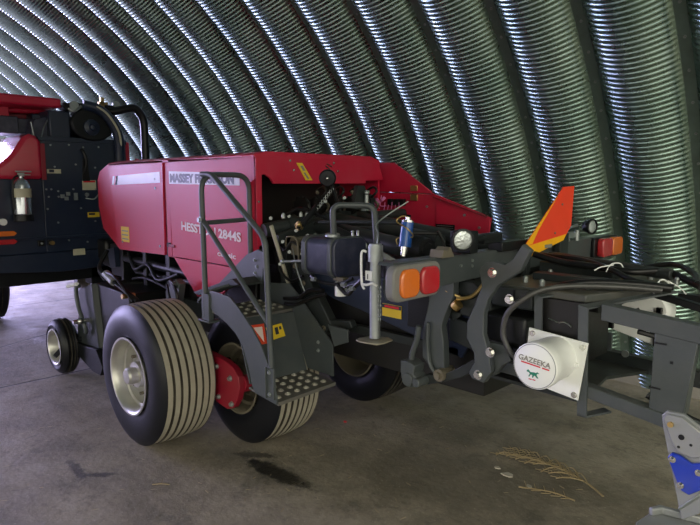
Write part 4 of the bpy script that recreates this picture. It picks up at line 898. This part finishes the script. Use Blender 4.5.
MB().tube([(PX + .02, 2.18, 2.21), (PX - .05, 2.25, 2.35), (PX - .1, 2.34, 2.47)], .007).tube([(PX - .02, 2.12, 2.22), (PX - .02, 2.10, 2.36)], .007).build('stay_wire', M['galv'], A)
MB().prism([(2.98, 1.8), (3.02, 2.23), (3.16, 2.20), (3.17, 1.8)], 'YZ', PX - .1, PX - .05).prism([(3.25, 1.8), (3.25, 2.02), (3.36, 1.98), (3.38, 1.8)], 'YZ', PX - .1, PX - .05).build('far_flank', M['red'], A)
# panel hardware: latches, decals, bolts
mb = MB()
for (y, z) in ((2.27, 2.13), (2.46, 2.14), (2.61, 2.12), (2.78, 2.13), (2.3, 1.9), (2.52, 1.93), (2.73, 1.9), (2.20, 1.66), (2.25, 1.66), (2.32, 1.64), (2.48, 1.66), (2.72, 1.66), (2.22, 1.58), (2.32, 1.58), (2.62, 1.58), (2.90, 1.62), (2.20, 1.45), (2.55, 1.45), (2.85, 1.45), (2.3, 1.3), (2.7, 1.3), (2.4, 1.10), (2.6, 1.07)):
    mb.cyl((PX, y, z), (PX + .012, y, z), .010, 8)
mb.build('panel_bolts', M['galv'], A)
mb = MB()
for (y, z) in ((2.36, 1.585), (2.40, 1.56), (2.42, 1.61), (2.50, 1.60), (2.50, 1.56)): mb.box(PX, PX + .02, y - .02, y + .02, z - .02, z + .02)
mb.cyl((PX, 2.62, 1.60), (PX + .03, 2.62, 1.60), .02); mb.tube([(PX + .02, 2.60, 1.56), (PX + .05, 2.68, 1.55), (PX + .05, 2.74, 1.60), (PX + .04, 2.82, 1.58)], .008)
mb.cyl((PX + .02, 2.1, 1.09), (PX + .08, 2.1, 1.09), .012)
mb.build('panel_latch', M['galv'], A, bevel=.003)
MB().box(PX + .02, PX + .06, 2.07, 2.13, 1.06, 1.12).box(PX + .02, PX + .06, 2.17, 2.22, 1.06, 1.12).build('panel_valve', M['hose'], A, bevel=.004)
MB().cyl((PX + .06, 2.20, 1.09), (PX + .10, 2.20, 1.09), .022).build('valve_cap', M['brass'], A)
MB().tube([(PX + .02, 2.60, 1.85), (PX + .05, 2.62, 1.95), (PX + .05, 2.60, 2.05), (PX + .03, 2.58, 2.10)], .018).prism([(2.58, 1.75), (2.66, 1.75), (2.64, 2.0), (2.60, 2.0)], 'YZ', PX, PX + .02).build('door_handle', M['hose'], A)
MB().box(PX, PX + .006, 2.22, 2.36, 1.83, 1.875).build('caution_decal', M['decal_cream'], A)
MB().box(PX, PX + .006, 2.58, 2.73, 1.65, 1.76).build('caution_decal', M['decal_cream'], A)
MB().box(PX + .006, PX + .008, 2.59, 2.72, 1.735, 1.755).build('decal_print', M['decal_red'], A)
MB().box(PX, PX + .006, 2.62, 2.75, 1.345, 1.40).build('caution_decal', M['decal_yellow'], A)
MB().box(PX + .006, PX + .008, 2.63, 2.70, 1.37, 1.392).build('decal_print', M['decal_black'], A)
MB().box(PX + .006, PX + .008, 2.24, 2.29, 1.84, 1.87).build('decal_print', M['decal_black'], A)
MB().box(PX + .02, PX + .026, 2.43, 2.56, .93, 1.0).build('serial_plate', M['decal_cream'], A)
MB().prism([(1.2, 1.185), (1.2, 1.235), (1.845, 1.235), (1.875, 1.21), (1.845, 1.185)], 'YZ', PX + .02, PX + .045).build('amber_lens', M['amber'], A)
MB().prism([(1.2, 1.10), (1.2, 1.15), (1.845, 1.15), (1.875, 1.125), (1.845, 1.10)], 'YZ', PX + .02, PX + .045).build('red_lens', M['redlens'], A)
MB().cyl((PX + .0, 1.76, 1.33), (PX + .04, 1.76, 1.33), .035).build('round_knob', M['white'], A)
MB().box(-9.0, -7.0, 1.4, 3.0, .62, .84).cyl((-7.1, 2.7, .95), (-7.0, 3.3, .95), .12).box(-7.2, -7.0, 2.7, 2.95, .55, .85).build('chassis', M['black'], A, bevel=.01)
MB().box(PX, PX + .25, 2.70, 3.02, .86, 1.10).cyl((PX + .1, 2.75, .9), (PX + .35, 2.85, .82), .09).build('hitch_block', M['hose'], A, bevel=.03)
MB().tube([(-7.2, 2.2, .64), (-7.4, 2.6, .60), (-7.5, 3.2, .55), (-7.4, 3.4, .5)], .03).build('axle_rod', M['black'], A)
wheel(A, -8.55, 1.72, .47, .42, rimR=.24, treadmat=False, rim='rimdark', ribs=5)
wheel(A, -8.55, 3.6, .47, .42, rimR=.24, treadmat=False, rim='rimdark', ribs=5, sgn=-1)
MB().cyl((-8.55, 2.0, .47), (-8.55, 3.4, .47), .06).box(-8.6, -8.5, 2.4, 2.5, .45, .7).build('axle_beam', M['black'], A)

# fire extinguisher hung on the panel
ex = MB().lathe((PX + .115, 1.93, 1.40), (0, 0, 1), [(.0001, 0), (.075, 0), (.085, .012), (.085, .30), (.07, .345), (.035, .37), (.022, .375), (.022, .395), (.0001, .395)], 32)
EX = thing('fire_extinguisher', 'polished steel fire extinguisher hung on the dark panel below the red flank', 'fire extinguisher', (PX + .115, 1.93, 1.40))
exb = ex.build('cylinder', M['stainless'], EX)
MB().lathe((PX + .115, 1.93, 1.40), (0, 0, 1), [(.0862, .18), (.0862, .27)], 32).build('label', M['decal_cream'], EX)
MB().box(PX + .10, PX + .13, 1.90, 1.96, 1.79, 1.83).box(PX + .105, PX + .125, 1.88, 2.03, 1.835, 1.85).box(PX + .105, PX + .125, 1.92, 2.02, 1.805, 1.815).build('valve_handle', M['galv'], EX, bevel=.003)
MB().lathe((PX + .115, 1.93, 1.34), (0, 0, 1), [(.092, 0), (.092, .06), (.088, .06), (.088, 0), (.092, 0)], 24).box(PX + .01, PX + .03, 1.86, 2.0, 1.33, 1.60).build('mounting_cup', M['hose'], EX)
MB().tube([(PX + .13, 1.90, 1.80), (PX + .14, 1.85, 1.76), (PX + .14, 1.835, 1.6), (PX + .14, 1.84, 1.46)], .010).build('discharge_hose', M['hose'], EX)

# ------------------------------------------------------------------ silver implement frame at the lower right corner
I = thing('implement_frame', 'silver toothed implement frame with a blue bolted plate in the lower right corner', 'implement', (-.1, 1.7, 0))
def ip(pts, y0, y1): return MB().prism(pts, 'XZ', y0, y1)
# leg plate standing in the plane Y about 1.77
YI = 1.77
leg = ip([(-.512, 1.050), (-.500, 1.066), (-.455, 1.068), (-.400, 1.035), (-.352, .97), (-.345, .84), (-.395, .80), (-.440, .76), (-.452, .80), (-.505, 1.01)], YI, YI + .012)
lo_ = leg.build('side_plate', M['silver'], I, bevel=.002)
ip([(-.506, 1.046), (-.497, 1.060), (-.458, 1.062), (-.405, 1.030), (-.380, .995), (-.392, .968), (-.425, .952), (-.462, .960), (-.480, .985)], YI - .010, YI).build('cover_plate', M['silver'], I, bevel=.003)
ip([(-.486, .938), (-.476, .953), (-.455, .952), (-.425, .938), (-.395, .950), (-.34, .965), (-.34, .895), (-.375, .890), (-.400, .868), (-.425, .846), (-.445, .852), (-.458, .875)], YI - .014, YI - .001).build('blue_plate', M['implblue'], I, bevel=.003)
mb = MB()
for x, z in ((-.472, .936), (-.405, .920), (-.447, .868)): bolt(mb, (x, YI - .014, z), (0, -1, 0), .0065, .009)
mb.build('plate_bolts', M['chrome'], I)
MB().cyl((-.484, YI - .016, 1.034), (-.484, YI - .010, 1.034), .008, 10).build('corner_bolt', M['brass'], I)
mb = MB()
mb.cyl((-.455, YI - .0115, 1.005), (-.455, YI - .009, 1.005), .008, 12); mb.cyl((-.430, YI - .0115, .990), (-.430, YI - .009, .990), .004, 8); mb.cyl((-.460, YI - .0115, .975), (-.460, YI - .009, .975), .004, 8)
mb.build('plate_holes', M['black'], I)
# flat perforated strip running down to the right and the tray under it
MB().add([(-.452, 1.765, .795), (-.395, 1.765, .865), (-.15, 1.95, .93), (-.20, 1.95, .86), (-.452, 1.765, .787), (-.395, 1.765, .857), (-.15, 1.95, .922), (-.20, 1.95, .852)], [(0,1,2,3),(7,6,5,4),(0,4,5,1),(1,5,6,2),(2,6,7,3),(3,7,4,0)]).build('perforated_strip', M['galv'], I, bevel=.002)
for (x, y, z) in ((-.405, 1.795, .845), (-.425, 1.79, .822)):
    MB().box(x - .008, x + .008, y - .012, y + .012, z, z + .006).build('strip_hole', M['black'], I)
MB().prism([(-.535, 1.69), (-.525, 1.76), (-.505, 1.80), (-.20, 1.86), (-.20, 1.40), (-.49, 1.50)], 'XY', .735, .750).prism([(-.525, 1.755), (-.505, 1.795), (-.20, 1.855), (-.20, 1.84), (-.495, 1.78), (-.51, 1.75)], 'XY', .75, .772).build('foot_tray', M['silver'], I, bevel=.004)
MB().box(-.44, -.36, 1.58, 1.64, .75, .765).box(-.34, -.30, 1.62, 1.68, .75, .77).build('tray_clamp', M['chrome'], I, bevel=.003)
MB().box(-.34, -.16, 1.56, 1.80, .0, .735).box(-.46, -.08, 1.50, 1.86, .0, .03).build('base_post', M['silver'], I, bevel=.006)

# ------------------------------------------------------------------ litter on the floor
def twig():
    m = MB(); rnd = random.Random(3)
    A0 = Vector((-1.17, 3.133, .01)); E0 = Vector((-1.80, 3.20, .02)); C = Vector((-1.45, 3.30, .05))
    def q(t): return (1-t)**2*A0 + 2*t*(1-t)*C + t*t*E0
    m.tube([q(i/8) for i in range(9)], .006, 6, 2)
    for i in range(16):
        t = .18 + .05*i; b = q(t); side = 1 if i % 2 else -1
        d = Vector((-.14, -.075*side - .02, 0))*(1 - .35*t); e = b + d; e.z = .012 + .03*rnd.random(); mid = b + d*.5 + Vector((0, -.02*side, .025))
        m.tube([b, mid, e], .0035, 5, 3)
        for j in range(5):
            p_ = b + (e-b)*(.25 + .15*j); s2 = 1 if j % 2 else -1
            m.tube([p_ + Vector((0, 0, .006)), p_ + Vector((-.045, .03*s2, .012))], .0022, 4, smooth=False)
    return m
tag(twig().build('dry_twig', M['straw'], None), 'dry straw-coloured twig with many side shoots lying on the floor at the right', 'twig', 'dry twigs on the floor')
def twig2():
    m = MB()
    m.tube([(-1.26, 2.98, .01), (-1.38, 2.96, .02), (-1.55, 2.90, .01)], .004, 5)
    for i in range(10):
        b = Vector((-1.28 - .026*i, 2.975 - .006*i, .015)); m.tube([b, b + Vector((-.035, (.045 if i % 2 else -.045), .006))], .0026, 4, smooth=False)
    return m
tag(twig2().build('dry_twig', M['straw'], None), 'short sprig lying beside and in front of the large dry twig', 'twig', 'dry twigs on the floor')
def flake(x, y, s, mat, z=.004, seed=1):
    r = random.Random(seed); n = 7
    pts = [(x + s*(.7 + .5*r.random())*cos(2*pi*i/n), y + s*(.5 + .4*r.random())*sin(2*pi*i/n)) for i in range(n)]
    return MB().prism(pts, 'XY', .0, z).build('scrap', mat, None)
o = flake(-2.919, 2.868, .016, M['decal_red'], .006, 1); o.name = 'red_scrap'; tag(o, 'tiny red scrap on the bare floor below the baler', 'scrap')
for i, (x, y, s, lab) in enumerate(((-1.675, 2.99, .035, 'larger pale flake beside the twig'), (-1.765, 3.03, .02, 'small pale flake left of the twig tip'), (-1.52, 2.96, .022, 'pale flake between the two twigs'))):
    o = flake(x, y, s, M['paper'], .006, 5 + i); o.name = 'pale_flake'; tag(o, lab, 'flake', 'pale flakes around the dry twigs')
rnd = random.Random(11); mb = MB()
for i in range(260):
    x = rnd.uniform(-5.2, -.6); y = rnd.uniform(.5, 3.4)
    if x*-.55 > y + 1.4: continue
    a_ = rnd.random()*pi; l = rnd.uniform(.008, .04)
    mb.tube([(x, y, .003), (x + l*cos(a_), y + l*sin(a_), .004 + .004*rnd.random())], rnd.uniform(.0008, .0018), 4, smooth=False)
sbits = mb.build('chaff', M['straw'], None); tag(sbits, 'thin scattered bits of straw over the concrete floor', 'chaff', kind='stuff')
st = MB().tube([(-3.05, 1.45, .004), (-3.02, 1.49, .006), (-2.98, 1.52, .004)], .003, 5).tube([(-3.02, 1.49, .006), (-3.06, 1.52, .006)], .002, 4, smooth=False).build('straw_stalk', M['straw'], None)
tag(st, 'single forked straw stalk in front of the near tyre', 'straw')

# ------------------------------------------------------------------ light
W = bpy.data.worlds.new('world'); S.world = W; W.use_nodes = True
nt = W.node_tree; L = nt.links.new; bg = nt.nodes['Background']
tc = N(nt, 'ShaderNodeTexCoord'); sp = N(nt, 'ShaderNodeSeparateXYZ'); L(tc.outputs['Generated'], sp.inputs[0])
r = N(nt, 'ShaderNodeMapRange'); r.interpolation_type = 'SMOOTHSTEP'; r.inputs[1].default_value = -.85; r.inputs[2].default_value = -.1; L(sp.outputs[0], r.inputs[0])
mx = N(nt, 'ShaderNodeMix', data_type='RGBA'); L(r.outputs[0], mx.inputs[0])
mx.inputs[6].default_value = (.60, .55, 1.0, 1); mx.inputs[7].default_value = (1.0, .97, .80, 1)
L(mx.outputs[2], bg.inputs['Color'])
def smooth(src, a, b_, lo, hi):
    q = N(nt, 'ShaderNodeMapRange'); q.interpolation_type = 'SMOOTHSTEP'
    for i, v in enumerate((a, b_, lo, hi)): q.inputs[i+1].default_value = v
    L(src, q.inputs[0]); return q.outputs[0]
east = smooth(sp.outputs[0], -.82, -.5, 18.5, 0.)      # bright open end of the hut
side0 = smooth(sp.outputs[1], -.9, -.1, 4.6, 0.)
high = smooth(sp.outputs[2], .0, .45, .22, 1.)
ms_ = N(nt, 'ShaderNodeMath', operation='MULTIPLY'); L(side0, ms_.inputs[0]); L(high, ms_.inputs[1]); side = ms_.outputs[0]        # side light through the opening added in the unseen left wall
rest = smooth(sp.outputs[0], .3, .9, .8, 1.1)
m1 = N(nt, 'ShaderNodeMath', operation='ADD'); L(east, m1.inputs[0]); L(side, m1.inputs[1])
m2_ = N(nt, 'ShaderNodeMath', operation='ADD'); L(m1.outputs[0], m2_.inputs[0]); L(rest, m2_.inputs[1])
L(m2_.outputs[0], bg.inputs['Strength'])

cam = bpy.data.cameras.new('camera'); co = bpy.data.objects.new('camera', cam); COL.objects.link(co)
cam.sensor_width = 36; cam.lens = 36*590/700; cam.clip_start = .05; cam.clip_end = 200
co.location = (0, 0, 1.7); co.rotation_euler = (radians(90 - 7.43), 0, radians(45))
S.camera = co
